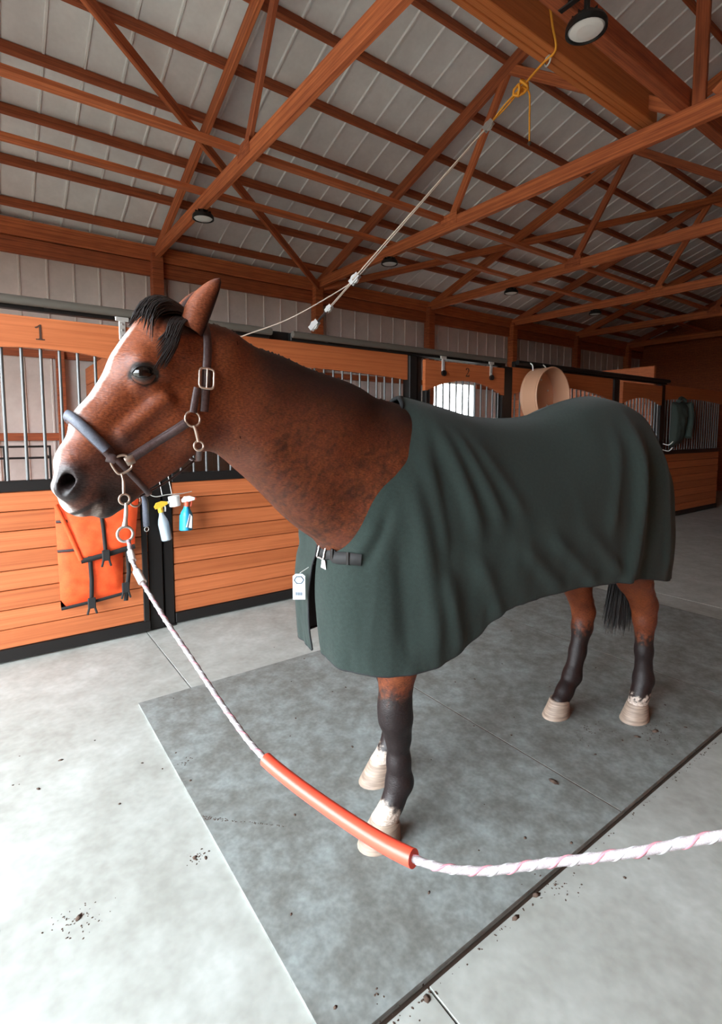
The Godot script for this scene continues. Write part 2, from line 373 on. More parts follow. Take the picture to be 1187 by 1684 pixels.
func build_roof():
	var c := structure("ceiling", "gable roof of ribbed grey steel on timber purlins", "ceiling")
	var sl := Vector3(0, 0.345, 1).normalized()   # up the far slope
	var run := (ZR - (ZB - 0.2)) / sl.z
	var pw := 0.305; var pm := panel_m(pw, run)
	for side in [1, -1]:
		var d := Vector3(sl.x, sl.y, sl.z * side); var z0 := ZB - 0.2 if side == 1 else ZF + 0.2
		var nrm := Vector3(1, 0, 0).cross(d).normalized()
		if nrm.y > 0: nrm = -nrm        # underside
		var o := Vector3(X0 - 0.1, chord_y(z0) + 0.185, z0)
		var b := Basis(Vector3(1, 0, 0), d, nrm)
		var x := 0.0
		while x < X1 - X0 + 0.2:
			part("roof_panel", pm, M.steel, c, Transform3D(b, o + Vector3(x, 0, 0))); x += pw
		var st := fresh(); cb(st, Vector3((X1 - X0) * 0.5, run * 0.5, -0.06), Vector3(X1 - X0 + 0.8, run + 0.1, 0.08), 0.0)
		part("roof_backing", st.commit(), M.steel, c, Transform3D(b, o))
		var k := 0
		while k < 9:
			var z := ZB + 0.25 + 0.57 * k
			var zz := z if side == 1 else 2.0 * ZR - z
			if z < ZR - 0.05:
				var y := chord_y(z) + 0.125
				timber("purlin", Vector3(X0, y, zz), Vector3(X1, y, zz), 0.045, 0.1, M["beam%d" % (1 + 2 * (k % 2))], c, -nrm)
			k += 1
	timber("ridge_board", Vector3(X0, chord_y(ZR) + 0.1, ZR), Vector3(X1, chord_y(ZR) + 0.1, ZR), 0.05, 0.16, M.beam1, c)
	# long runners lying on the bottom chords
	for rz in [-4.36, -5.30]:
		timber("runner", Vector3(X0, 3.915, rz), Vector3(X1, 3.915, rz), 0.09, 0.045, M.beam0 if rz < -5 else M.beam2, c)
	timber("runner", Vector3(X0, 3.96, -1.85), Vector3(X1, 3.96, -1.85), 0.09, 0.14, M.beam3, c)
	# diagonal brace under the slope
	timber("diagonal_brace", Vector3(-0.9, chord_y(-3.3) + 0.0, -3.3), Vector3(4.30, chord_y(-7.05) - 0.08, -7.05), 0.045, 0.10, M.beam2, c)
	timber("diagonal_brace", Vector3(4.4, chord_y(-7.05) - 0.08, -7.05), Vector3(9.2, chord_y(-3.3) - 0.1, -3.3), 0.045, 0.10, M.beam2, c)

func build_trusses():
	var where := ["just left of the frame above the open barn door", "nearest truss crossing the top left over the horse's head", "second truss from the left, meeting the heavy beam", "third truss from the left, past the heavy beam", "fourth truss from the left in the dim end", "fifth truss from the left in the dim end", "last truss at the dark far end"]
	for i in 7:
		var x := -0.55 + 2.44 * i
		var t := thing("roof_truss", "orange timber roof truss, " + where[i], "truss", Vector3(x, 3.75, ZR), "roof trusses across the barn")
		var m0: Material = M["beam%d" % (i % 4)]; var m1: Material = M["beam%d" % ((i + 1) % 4)]; var m2: Material = M["beam%d" % ((i + 2) % 4)]
		var o := t.position
		timber("bottom_chord", Vector3(x, 3.82, ZB - 0.02) - o, Vector3(x, 3.82, ZF + 0.02) - o, 0.06, 0.14, M.beam0 if i % 2 == 1 else M.beam2, t)
		for s in [1, -1]:
			var zz := func(z): return z if s == 1 else 2.0 * ZR - z
			timber("top_chord", Vector3(x, chord_y(ZB - 0.05), zz.call(ZB - 0.05)) - o, Vector3(x, chord_y(ZR), zz.call(ZR)) - o, 0.045, 0.14, m1, t)
			timber("web", Vector3(x, 3.87, zz.call(-4.24)) - o, Vector3(x, chord_y(-3.47), zz.call(-3.47)) - o, 0.04, 0.09, m2, t)
			timber("web", Vector3(x, chord_y(-3.47) - 0.02, zz.call(-3.47)) - o, Vector3(x, 3.9, zz.call(-1.86)) - o, 0.04, 0.09, m0, t)
			for dx in [-0.036, 0.034]:
				box("gusset", Vector3(x + dx, 3.80, minf(zz.call(-4.36), zz.call(-4.12))) - o, Vector3(x + dx + 0.002, 3.93, maxf(zz.call(-4.36), zz.call(-4.12))) - o, M.galv if false else m2, t, 0.0)
		timber("king_post", Vector3(x, 3.89, ZR) - o, Vector3(x, chord_y(ZR), ZR) - o, 0.04, 0.09, m1, t, Vector3(0, 0, 1))
	var b := thing("heavy_beam", "heavy pale three ply beam laid across the roof trusses", "beam", Vector3(0.9, 3.95, -2.17))
	for k in 3:
		box("ply", Vector3(-3.2, 0.0 + 0.002 * (k % 2), -0.066 + 0.0445 * k), Vector3(3.56, 0.235, -0.0225 + 0.0445 * k), M.glulam, b)
# ---------- stall fronts ----------
const ZS := -4.03
func bar_m(l: float) -> Mesh: return tube_m([Vector3(0, 0, 0), Vector3(0, l, 0)], 0.0102, 8)
func bay(called: String, label: String, cat: String, x0: float, x1: float, z: float, arch: float, head0: float, head1: float, num: String, framed: bool):
	var t := thing(called, label, cat, Vector3((x0 + x1) * 0.5, 0, z)); var w := x1 - x0; var h := w * 0.5
	# boards
	var n := 8; var b0 := 0.09; var b1 := 1.115; var bh := (b1 - b0) / n
	for k in n:
		box("board", Vector3(-h, b0 + bh * k + 0.0025, -0.018), Vector3(h, b0 + bh * (k + 1) - 0.0025, 0.018 + 0.002 * ((k * 7) % 3)), M["plank%d" % ((k * 3 + int(x0 * 5)) & 3)], t, 0.004)
	box("backing_sheet", Vector3(-h, b0, -0.024), Vector3(h, b1, -0.016), M.black, t, 0.0)
	box("bottom_rail", Vector3(-h, 0.012, -0.03), Vector3(h, 0.09, 0.035), M.black, t)
	box("middle_rail", Vector3(-h, 1.115, -0.03), Vector3(h, 1.185, 0.035), M.black, t)
	if framed:
		for s in [-1, 1]: box("stile", Vector3(s * (h - 0.024) - 0.02, 0.03, -0.028), Vector3(s * (h - 0.024) + 0.02, head0, 0.03), M.black, t)
	# header with a shallow arch
	var poly := PackedVector2Array([Vector2(h, head1), Vector2(-h, head1), Vector2(-h, head0)])
	for i in range(0, 21):
		var u := -1.0 + 0.1 * i
		poly.append(Vector2(u * (h - 0.03), head0 + arch * (1.0 - u * u)))
	poly.append(Vector2(h, head0))
	part("header", slab(poly, Vector3(0, 0, -0.02), Vector3.RIGHT, Vector3.UP, Vector3(0, 0, 0.042)), M["plank%d" % (int(absf(x0) * 3) & 1)], t)
	var nb := int(round((w - 0.06) / 0.102)); var L := {}
	for i in nb:
		var bx := -h + 0.03 + (w - 0.06) * (i + 0.5) / nb
		var u := bx / (h - 0.03); var top := head0 + arch * (1.0 - u * u) + 0.02
		part("bar", bar_m(top - 1.18), M.bar, t, at(Vector3(bx, 1.18, -0.002)))
	if num != "":
		var tm := TextMesh.new(); tm.text = num; tm.font_size = 16; tm.pixel_size = 0.0082; tm.depth = 0.006
		var f := SystemFont.new(); f.font_names = PackedStringArray(["Droid Serif"]); tm.font = f
		part("numeral", tm, M.numeral, t, at(Vector3(0, (head0 + arch + head1) * 0.5, 0.022)))
	return t
func post(x0: float, x1: float, label: String):
	var t := thing("stall_post", label, "post", Vector3((x0 + x1) * 0.5, 0, ZS), "black stall posts"); var h := (x1 - x0) * 0.5
	box("shaft", Vector3(-h, 0, -0.06), Vector3(h * 0.1, 2.275, 0.05), M.black, t, 0.006)
	box("shaft", Vector3(h * 0.1 + 0.012, 0, -0.06), Vector3(h, 2.275, 0.03), M.black, t, 0.006)
	box("base_plate", Vector3(-h, 0, -0.09), Vector3(h, 0.012, 0.055), M.black, t)
func build_stalls():
	bay("stall_door", "sliding stall door numbered one, left behind the horse's nose", "stall door", -0.31, 0.92, ZS + 0.05, 0.075, 1.965, 2.235, "1", true)
	bay("stall_grille", "stall front panel with grille behind the horse's neck", "stall grille", 1.12, 3.50, ZS, 0.04, 2.03, 2.28, "", false)
	bay("stall_door", "sliding stall door numbered two before the bright window", "stall door", 3.70, 4.97, ZS + 0.05, 0.13, 1.93, 2.245, "2", true)
	bay("stall_grille", "stall front panel behind the tan drum above the rump", "stall grille", 5.18, 7.52, ZS, 0.13, 1.96, 2.28, "", false)
	bay("stall_door", "dim sliding stall door right of the drum, before the dark end", "stall door", 7.72, 8.98, ZS + 0.05, 0.10, 1.93, 2.245, "", true)
	bay("stall_grille", "dark stall front panel at the far right, behind the hanging coat", "stall grille", 9.20, 11.6, ZS, 0.05, 2.03, 2.28, "", false)
	bay("stall_grille", "stall front panel left of door one, mostly outside the picture", "stall grille", -2.35, -0.42, ZS, 0.05, 2.03, 2.28, "", false)
	post(0.925, 1.115, "black stall post beside the orange bag and spray bottles")
	post(3.505, 3.69, "slim black stall post left of door two")
	post(4.975, 5.175, "black stall post right of door two, left of the tan drum")
	post(7.525, 7.71, "black stall post in the dim, left of the third door")
	post(8.985, 9.19, "black stall post beside the hanging dark green coat")
	# sliding door track
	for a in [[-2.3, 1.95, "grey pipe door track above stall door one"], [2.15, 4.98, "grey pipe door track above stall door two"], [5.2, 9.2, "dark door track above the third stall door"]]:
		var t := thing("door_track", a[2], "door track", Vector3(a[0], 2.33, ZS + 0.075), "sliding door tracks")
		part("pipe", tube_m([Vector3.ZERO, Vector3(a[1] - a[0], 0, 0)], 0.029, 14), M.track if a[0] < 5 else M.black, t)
		box("track_board", Vector3(0, -0.05, -0.085), Vector3(a[1] - a[0], 0.02, -0.03), M.black, t)
		var n := 4
		for k in n:
			var bx: float = (a[1] - a[0]) * (k + 0.5) / n
			box("bracket", Vector3(bx - 0.02, -0.03, -0.07), Vector3(bx + 0.02, 0.032, 0.0), M.black, t)
	var tb := thing("track_board", "black rail carrying the track above the stall fronts", "board", Vector3(1.9, 2.30, ZS))
	box("plank", Vector3(-0.1, -0.02, -0.06), Vector3(3.2, 0.06, -0.02), M.black, tb)
	# rollers and hangers
	var hl := {0.80 : "right end of door one, before the forelock", 3.95 : "left end of door two", 4.72 : "right end of door two"}
	for hx in hl:
		var t := thing("door_hanger", "white door roller hanger at the " + hl[hx], "door hanger", Vector3(hx, 2.2, ZS + 0.08), "door roller hangers")
		box("strap_plate", Vector3(-0.022, -0.06, -0.006), Vector3(0.022, 0.10, 0.004), M.galv, t)
		box("cross_plate", Vector3(-0.045, 0.07, -0.004), Vector3(0.045, 0.10, 0.008), M.galv, t)
		part("roller", lathe_m([Vector2(0, -0.012), Vector2(0.03, -0.012), Vector2(0.03, 0.012), Vector2(0, 0.012)], 16, Transform3D(Basis(Vector3.RIGHT, PI / 2), Vector3(0, -0.08, 0.012))), M.black, t)
		for k in 3: part("bolt", lathe_m([Vector2(0, 0.009), Vector2(0.007, 0.008), Vector2(0.008, 0)], 8, Transform3D(Basis(Vector3.RIGHT, PI / 2), Vector3(0, -0.03 + 0.04 * k, 0.004))), M.chrome, t)
	# partitions between the stalls
	var pl := ["boarded partition between stall one and stall two", "low boarded partition between stall two and the next", "boarded cross wall with orange cap board at the dim end"]
	var i := 0
	for px in [1.02, 5.07, 9.10]:
		var t := thing("stall_partition", pl[i], "partition", Vector3(px, 0, (ZS + ZB) * 0.5))
		var top: float = [2.25, 1.25, 2.35][i]; var l := (ZS - 0.07 - (ZB + 0.14)) * 0.5; var n := int(top / 0.19)
		for k in n: box("board", Vector3(-0.02, 0.02 + top / n * k, -l), Vector3(0.02, 0.015 + top / n * (k + 1), l), M["plank%d" % (k & 3)], t)
		if i == 2: box("cap_board", Vector3(-0.03, 2.37, -l), Vector3(0.03, 2.60, l), M.plank0, t)
		i += 1
	var fr := thing("hay_rack", "black metal hay rack frame on the back wall of stall one", "hay rack", Vector3(0.2, 1.2, ZB + 0.2))
	for yy in [0.0, 0.13]: box("rail", Vector3(-0.5, yy - 0.012, -0.012), Vector3(0.38, yy + 0.012, 0.012), M.black, fr)
	for xx in [-0.5, -0.06, 0.38]: box("upright", Vector3(xx - 0.012, -0.3, -0.013), Vector3(xx + 0.012, 0.142, 0.013), M.black, fr)
	for xx in [-0.48, 0.36]: box("wall_arm", Vector3(xx - 0.012, 0.0, -0.2), Vector3(xx + 0.012, 0.024, -0.012), M.black, fr)
# ---------- the horse: tapered bones joined with a smooth minimum, meshed as surface nets ----------
var pA := PackedVector3Array(); var pB := PackedVector3Array(); var pRA := PackedFloat32Array(); var pRB := PackedFloat32Array()
var pLS := PackedFloat32Array(); var pK := PackedFloat32Array(); var pSub := PackedByteArray()
var hV := PackedVector3Array(); var hN := PackedVector3Array(); var hC := PackedColorArray(); var hI := PackedInt32Array()
var cn := FastNoiseLite.new(); var cn2 := FastNoiseLite.new()
func bone(a: Vector3, ra: float, b: Vector3, rb: float, ls := 1.0, k := 0.04, sub := false):
	pA.append(a); pB.append(b); pRA.append(ra); pRB.append(rb); pLS.append(ls); pK.append(k); pSub.append(1 if sub else 0)
func hz(x: float) -> float: return -1.50 + (0.45 - x) * 0.05
func hb(ax: float, ay: float, ra: float, bx: float, by: float, rb: float, ls := 1.0, k := 0.03, dz := 0.0, sub := false):
	bone(Vector3(ax, ay, hz(ax) + dz), ra, Vector3(bx, by, hz(bx) + dz), rb, ls, k, sub)
func hp(ax: float, ay: float, da: float, ra: float, bx: float, by: float, db: float, rb: float, k := 0.02, sub := false): # mirrored pair
	for s in [1.0, -1.0]: bone(Vector3(ax, ay, hz(ax) + s * da), ra, Vector3(bx, by, hz(bx) + s * db), rb, 1.0, k, sub)
func one(i: int, p: Vector3) -> float:
	var ls := pLS[i]; var a := pA[i]; var b := pB[i]
	a.z /= ls; b.z /= ls; p.z /= ls
	var ba := b - a; var pa := p - a; var l := ba.length_squared()
	var t := 0.0 if l < 1e-9 else clampf(pa.dot(ba) / l, 0.0, 1.0)
	return ((pa - ba * t).length() - lerpf(pRA[i], pRB[i], t)) * (0.5 + 0.5 * minf(ls, 1.0))
func field(p: Vector3) -> float:
	var f := 0.3
	for i in pA.size():
		var d := one(i, p); var k := pK[i]
		if pSub[i]:
			d = -d; var h := maxf(k - absf(f - d), 0.0) / k; f = maxf(f, d) + h * h * k * 0.25
		else:
			var h := maxf(k - absf(f - d), 0.0) / k; f = minf(f, d) - h * h * k * 0.25
	return f
func field_n(p: Vector3) -> Vector3:
	var e := 0.004
	return Vector3(field(p + Vector3(e, 0, 0)) - field(p - Vector3(e, 0, 0)), field(p + Vector3(0, e, 0)) - field(p - Vector3(0, e, 0)), field(p + Vector3(0, 0, e)) - field(p - Vector3(0, 0, e))).normalized()
func onto(p: Vector3, dir: Vector3, off := 0.0) -> Vector3: # march from p along dir to the skin
	var t := 0.0
	for i in 60:
		var f := field(p + dir * t) - off
		if f < 0.0006: break
		t += maxf(f * 0.7, 0.0008)
		if t > 0.6: break
	return p + dir * t

func net(lo: Vector3, hi: Vector3, cell: float, own: Callable):
	var nx := int(ceil((hi.x - lo.x) / cell)) + 1; var ny := int(ceil((hi.y - lo.y) / cell)) + 1; var nz := int(ceil((hi.z - lo.z) / cell)) + 1
	var f := PackedFloat32Array(); f.resize(nx * ny * nz); f.fill(0.3)
	var sy := nx; var sz := nx * ny
	for q in pA.size():
		var ls := pLS[q]; var a := pA[q]; var b := pB[q]; var ra := pRA[q]; var rb := pRB[q]; var k := pK[q]; var sub := pSub[q] == 1
		var mg := maxf(ra, rb) + k + 4.0 * cell; var mz := maxf(ra, rb) * ls + k + 4.0 * cell
		var i0 := maxi(0, int((minf(a.x, b.x) - mg - lo.x) / cell)); var i1 := mini(nx - 1, int((maxf(a.x, b.x) + mg - lo.x) / cell) + 1)
		var j0 := maxi(0, int((minf(a.y, b.y) - mg - lo.y) / cell)); var j1 := mini(ny - 1, int((maxf(a.y, b.y) + mg - lo.y) / cell) + 1)
		var k0 := maxi(0, int((minf(a.z, b.z) - mz - lo.z) / cell)); var k1 := mini(nz - 1, int((maxf(a.z, b.z) + mz - lo.z) / cell) + 1)
		if i1 < i0 or j1 < j0 or k1 < k0: continue
		var bax := b.x - a.x; var bay_ := b.y - a.y; var baz := (b.z - a.z) / ls
		var l := maxf(bax * bax + bay_ * bay_ + baz * baz, 1e-9); var sc := 0.5 + 0.5 * minf(ls, 1.0); var dr := rb - ra
		for kk in range(k0, k1 + 1):
			var pz := (lo.z + kk * cell - a.z) / ls
			for jj in range(j0, j1 + 1):
				var py := lo.y + jj * cell - a.y
				var yz := py * bay_ + pz * baz
				var px := lo.x + i0 * cell - a.x
				var ix := kk * sz + jj * sy + i0
				for ii in range(i0, i1 + 1):
					var t := clampf((px * bax + yz) / l, 0.0, 1.0)
					var ex := px - bax * t; var ey := py - bay_ * t; var ez := pz - baz * t
					var d := (sqrt(ex * ex + ey * ey + ez * ez) - ra - dr * t) * sc
					var o := f[ix]
					if sub:
						d = -d
						if d > o - k:
							var h := maxf(k - absf(o - d), 0.0) / k; f[ix] = maxf(o, d) + h * h * k * 0.25
					elif d < o + k:
						var h := maxf(k - absf(o - d), 0.0) / k; f[ix] = minf(o, d) - h * h * k * 0.25
					px += cell; ix += 1
	var vid := PackedInt32Array(); vid.resize(nx * ny * nz); vid.fill(-1)
	var lim := cell * 4.0
	for kk in nz - 1:
		for jj in ny - 1:
			var ix := kk * sz + jj * sy - 1
			for ii in nx - 1:
				ix += 1
				var v0 := f[ix]
				if v0 > lim or v0 < -lim: continue
				var v1 := f[ix + 1]; var v2 := f[ix + sy]; var v3 := f[ix + sy + 1]; var v4 := f[ix + sz]; var v5 := f[ix + sz + 1]; var v6 := f[ix + sz + sy]; var v7 := f[ix + sz + sy + 1]
				var c := int(v0 < 0) + int(v1 < 0) + int(v2 < 0) + int(v3 < 0) + int(v4 < 0) + int(v5 < 0) + int(v6 < 0) + int(v7 < 0)
				if c == 0 or c == 8: continue
				var s := Vector3.ZERO; var m := 0
				if (v0 < 0) != (v1 < 0): s += Vector3(v0 / (v0 - v1), 0, 0); m += 1
				if (v2 < 0) != (v3 < 0): s += Vector3(v2 / (v2 - v3), 1, 0); m += 1
				if (v4 < 0) != (v5 < 0): s += Vector3(v4 / (v4 - v5), 0, 1); m += 1
				if (v6 < 0) != (v7 < 0): s += Vector3(v6 / (v6 - v7), 1, 1); m += 1
				if (v0 < 0) != (v2 < 0): s += Vector3(0, v0 / (v0 - v2), 0); m += 1
				if (v1 < 0) != (v3 < 0): s += Vector3(1, v1 / (v1 - v3), 0); m += 1
				if (v4 < 0) != (v6 < 0): s += Vector3(0, v4 / (v4 - v6), 1); m += 1
				if (v5 < 0) != (v7 < 0): s += Vector3(1, v5 / (v5 - v7), 1); m += 1
				if (v0 < 0) != (v4 < 0): s += Vector3(0, 0, v0 / (v0 - v4)); m += 1
				if (v1 < 0) != (v5 < 0): s += Vector3(1, 0, v1 / (v1 - v5)); m += 1
				if (v2 < 0) != (v6 < 0): s += Vector3(0, 1, v2 / (v2 - v6)); m += 1
				if (v3 < 0) != (v7 < 0): s += Vector3(1, 1, v3 / (v3 - v7)); m += 1
				s /= m
				var p := lo + (Vector3(ii, jj, kk) + s) * cell
				var n := Vector3((v1 - v0 + v3 - v2 + v5 - v4 + v7 - v6), (v2 - v0 + v3 - v1 + v6 - v4 + v7 - v5), (v4 - v0 + v5 - v1 + v6 - v2 + v7 - v3)).normalized()
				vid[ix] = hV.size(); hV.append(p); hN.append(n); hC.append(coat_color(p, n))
	for kk in range(1, nz - 1):
		for jj in range(1, ny - 1):
			for ii in range(1, nx - 1):
				var ix := kk * sz + jj * sy + ii
				if vid[ix] < 0: continue
				var a := f[ix] < 0
				for ax in 3:
					var st: int = [1, sy, sz][ax]
					var b := f[ix + st] < 0
					if a == b: continue
					var u: int = [sy, sz, 1][ax]; var w: int = [sz, 1, sy][ax]
					var q0 := vid[ix]; var q1 := vid[ix - u]; var q2 := vid[ix - u - w]; var q3 := vid[ix - w]
					if q0 < 0 or q1 < 0 or q2 < 0 or q3 < 0: continue
					if not own.call((hV[q0] + hV[q2]) * 0.5): continue
					if a: hI.append_array(PackedInt32Array([q0, q2, q1, q0, q3, q2]))
					else: hI.append_array(PackedInt32Array([q0, q1, q2, q0, q2, q3]))

func lin(r: int, g: int, b: int) -> Color: return c8(r, g, b).srgb_to_linear()
func mixc(a: Color, b: Color, t: float) -> Color: return a.lerp(b, clampf(t, 0, 1))
func ss(a: float, b: float, x: float) -> float: return smoothstep(a, b, x)
# hair colour of the coat, from where on the body it grows
func coat_color(p: Vector3, _n: Vector3) -> Color:
	var n1 := cn.get_noise_3d(p.x, p.y, p.z); var n2 := cn2.get_noise_3d(p.x, p.y, p.z)
	var bay := mixc(lin(132, 66, 37), lin(168, 91, 49), 0.5 + n1)
	var dark := lin(46, 25, 20)
	var black := lin(34, 28, 27)
	var c := bay
	if p.y < 0.78: # legs
		var knee := 0.57 + 0.05 * n2 if p.x < 1.7 else 0.44 + 0.08 * n2
		c = mixc(black, mixc(bay, dark, 0.25), ss(knee - 0.035, knee + 0.05, p.y))
		var fr := 0.0
		if p.x < 1.7 and p.z > -1.5: fr = ss(0.17, 0.13, p.y + (p.x - 1.10) * 0.9 + 0.03 * n2) # near fore: white up the front of the pastern
		elif p.x < 1.7: fr = ss(0.15, 0.12, p.y + 0.03 * n2)
		elif p.z > -1.38: fr = ss(0.135, 0.115, p.y + 0.05 * n2)
		c = mixc(c, lin(226, 212, 198), fr)
		return c
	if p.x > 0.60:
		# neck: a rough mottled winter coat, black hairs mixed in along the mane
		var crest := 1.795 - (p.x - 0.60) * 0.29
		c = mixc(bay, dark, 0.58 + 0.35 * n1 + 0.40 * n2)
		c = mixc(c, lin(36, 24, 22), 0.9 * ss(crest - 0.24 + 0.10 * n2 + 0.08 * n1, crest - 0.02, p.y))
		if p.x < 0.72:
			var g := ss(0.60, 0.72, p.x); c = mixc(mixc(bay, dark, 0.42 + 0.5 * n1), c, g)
	else:
		c = mixc(bay, dark, 0.05 + 0.5 * n1)
		c = mixc(c, dark, 0.30 * ss(0.40, 0.60, p.x + 0.05 * n2))
		var dz := p.z - hz(p.x)
		# distance below the profile of the face
		var prof := (p.x - 0.309) * -0.797 + (p.y - 1.743) * 0.603
		# blaze
		if p.y > 1.40:
			var wd := 0.033 + 0.004 * n2
			var bl := ss(wd + 0.006, wd - 0.006, absf(dz + 0.004)) * ss(-0.05, -0.03, prof) * ss(1.80, 1.74, p.y)
			c = mixc(c, lin(238, 230, 226), bl)
		# muzzle: grey skin, white upper lip
		var mz := ss(1.46, 1.385, p.y + (p.x - 0.15) * -0.55 + 0.02 * n2) * ss(0.35, 0.27, p.x)
		if p.x < 0.35:
			c = mixc(c, lin(74, 54, 50), mz * 0.75)
			var nd := Vector2(p.x - 0.145, p.y - 1.375).length()
			c = mixc(c, lin(72, 66, 68), ss(0.062, 0.035, nd) * 0.9)
			c = mixc(c, lin(44, 36, 36), ss(0.032, 0.024, Vector2((p.x - 0.143) * 1.15, (p.y - 1.374) * 0.85).length()) * ss(0.02, 0.03, absf(dz)))
			var edge := p.x - (0.128 + maxf(0.0, 1.36 - p.y) * 0.55)
			c = mixc(c, lin(240, 232, 228), ss(0.022, 0.010, edge) * ss(0.036, 0.024, absf(dz) + 0.004 * n2) * ss(1.455, 1.43, p.y))
			# lip line and dark chin
			var ml := absf((p.y - 1.292) - (p.x - 0.165) * 0.5)
			if p.x > 0.15 and p.x < 0.26: c = mixc(c, lin(58, 44, 42), ss(0.009, 0.004, ml))
			var ch := ss(0.21, 0.245, p.x) * ss(1.40, 1.34, p.y) * ss(0.35, 0.29, p.x)
			c = mixc(c, lin(46, 36, 34), ch * 0.9)
			c = mixc(c, lin(196, 186, 178), ss(0.016, 0.006, Vector2(p.x - 0.216, (p.y - 1.296) * 0.6).length()) * 0.8)
		# eye rims
		var ed := Vector2(p.x - 0.333, (p.y - 1.648) * 1.2).length()
		c = mixc(c, lin(30, 22, 20), ss(0.043, 0.032, ed + 0.006 * n2) * ss(0.05, 0.07, absf(dz)))
		# hair roots of the forelock
		c = mixc(c, black, ss(0.05, 0.02, Vector2(p.x - 0.44, p.y - 1.82).length() - 0.03) * 0.9)
	return c

func wound(V: PackedVector3Array, N: PackedVector3Array, I: PackedInt32Array, a: int, b: int, c: int):
	if (V[b] - V[a]).cross(V[c] - V[a]).dot(N[a] + N[b] + N[c]) > 0: I.append(a); I.append(c); I.append(b)
	else: I.append(a); I.append(b); I.append(c)
func ear(sgn: float):
	var base := Vector3(0.468, 1.775, hz(0.47) + sgn * 0.058); var tip := Vector3(0.552, 1.932, hz(0.5) + sgn * 0.066)
	var ax := (tip - base); var e := Vector3(-0.75, 0.12, 0.75 * sgn); e = (e - ax * e.dot(ax) / ax.length_squared()).normalized()
	var sd := ax.normalized().cross(e)
	for lay in 2:
		var v0 := hV.size(); var nu := 18; var nv := 14
		for iu in nu + 1:
			var u := float(iu) / nu
			var w := 0.043 * pow(1.0 - u, 0.62) * (0.72 + 1.15 * u - 0.5 * u * u) + 0.001
			if lay == 1: w = maxf(w - 0.005, 0.0005)
			for iv in nv + 1:
				var th := lerpf(-2.0, 2.0, float(iv) / nv) * lerpf(1.25, 0.8, u)
				var d := sd * sin(th) + e * cos(th)
				var p := base + ax * u + d * w + Vector3(-0.012, 0, 0) * sin(u * PI)
				hV.append(p); hN.append(d * (1.0 if lay == 0 else -1.0))
				var cc := mixc(lin(150, 84, 54), lin(48, 28, 24), ss(0.42, 0.72, absf(th) / 2.2) + ss(0.75, 1.0, u) * 0.8)
				if lay == 1: cc = mixc(lin(60, 40, 36), lin(120, 84, 70), 0.3)
				hC.append(cc)
		for iu in nu:
			for iv in nv:
				var a := v0 + iu * (nv + 1) + iv
				wound(hV, hN, hI, a, a + 1, a + nv + 2); wound(hV, hN, hI, a, a + nv + 2, a + nv + 1)

func lids(sgn: float): # two curved lids over each eyeball
	var c := Vector3(0.334, 1.649, hz(0.334) + sgn * 0.0745); var out := Vector3(-0.30, 0.05, sgn).normalized()
	var lng := Vector3(0.95, 0.10, 0.28 * sgn); lng = (lng - out * lng.dot(out)).normalized(); var up := Vector3.UP; up = (up - out * up.dot(out) - lng * up.dot(lng)).normalized()
	for lay in 2:
		var v0 := hV.size(); var na := 24; var nf := 12; var R := 0.0327 if lay == 0 else 0.0320
		for ia in na + 1:
			var az := lerpf(-1.45, 1.45, float(ia) / na); var open := maxf(0.0, cos(az * 1.12))
			for jf in nf + 1:
				var e := (0.62 * open - 0.05) if lay == 0 else -(0.46 * open + 0.05)
				var far := 2.0 if lay == 0 else -2.0
				var t := float(jf) / nf; var f := lerpf(e, far, t)
				var d := (out * cos(f) + up * sin(f)) * cos(az) + lng * sin(az)
				hV.append(c + d * (R - 0.0025 * (1.0 - minf(1.0, t * 6.0)) - 0.006 * t * t)); hN.append(d)
				var cc := mixc(lin(28, 20, 18), lin(110, 62, 44), ss(0.10, 0.45, t)) if lay == 0 else mixc(lin(60, 50, 46), lin(120, 74, 56), ss(0.05, 0.3, t))
				hC.append(cc)
		for ia in na:
			for jf in nf:
				var q := v0 + ia * (nf + 1) + jf
				wound(hV, hN, hI, q, q + 1, q + nf + 2); wound(hV, hN, hI, q, q + nf + 2, q + nf + 1)
func strands(n: int, root: Callable, r0 := 0.0035, seg := 4) -> Mesh:
	var st := fresh()
	for i in n:
		var pts: Array = root.call(i); var rs := []
		for k in pts.size(): rs.append(lerpf(r0, 0.0007, pow(float(k) / (pts.size() - 1), 1.5)))
		tube(st, pts, rs, seg)
	return st.commit()

func leg(j: Array, k := 0.03):
	for i in j.size() - 1: bone(j[i][0], j[i][1], j[i + 1][0], j[i + 1][1], 1.0, k)
func v3(x: float, y: float, z: float) -> Vector3: return Vector3(x, y, z)
func hoof(parent: Node, c: Vector3, len_: float, wid: float, dir: float):
	var st := fresh(); var seg := 22; var prev := []; var pn := []
	for iy in 8:
		var t := iy / 7.0; var y := lerpf(0.0, 0.082, t)
		var ring := []; var nn := []
		for k in seg:
			var a := TAU * k / seg; var fwd := -cos(a); var lat := sin(a)
			var l := len_ * (0.5 - 0.18 * t) ; var w := wid * (0.5 - 0.13 * t)
			var back := 0.030 * t
			var yy := y * (1.0 if fwd > 0 else (1.0 - 0.42 * absf(fwd)))
			var p := c + v3((-fwd * l + back) , yy, lat * w).rotated(Vector3.UP, dir)
			ring.append(p); nn.append(v3(-fwd, 0.35, lat).normalized().rotated(Vector3.UP, dir))
		if iy > 0:
			for k in seg:
				var q := (k + 1) % seg
				smooth_tri(st, [prev[k], ring[k], ring[q]], [pn[k], nn[k], nn[q]]); smooth_tri(st, [prev[k], ring[q], prev[q]], [pn[k], nn[q], pn[q]])
		prev = ring; pn = nn
	for k in range(1, seg - 1): tri(st, prev[0], prev[k], prev[k + 1], Vector3.UP)
	part("hoof", st.commit(), M.hoof, parent)

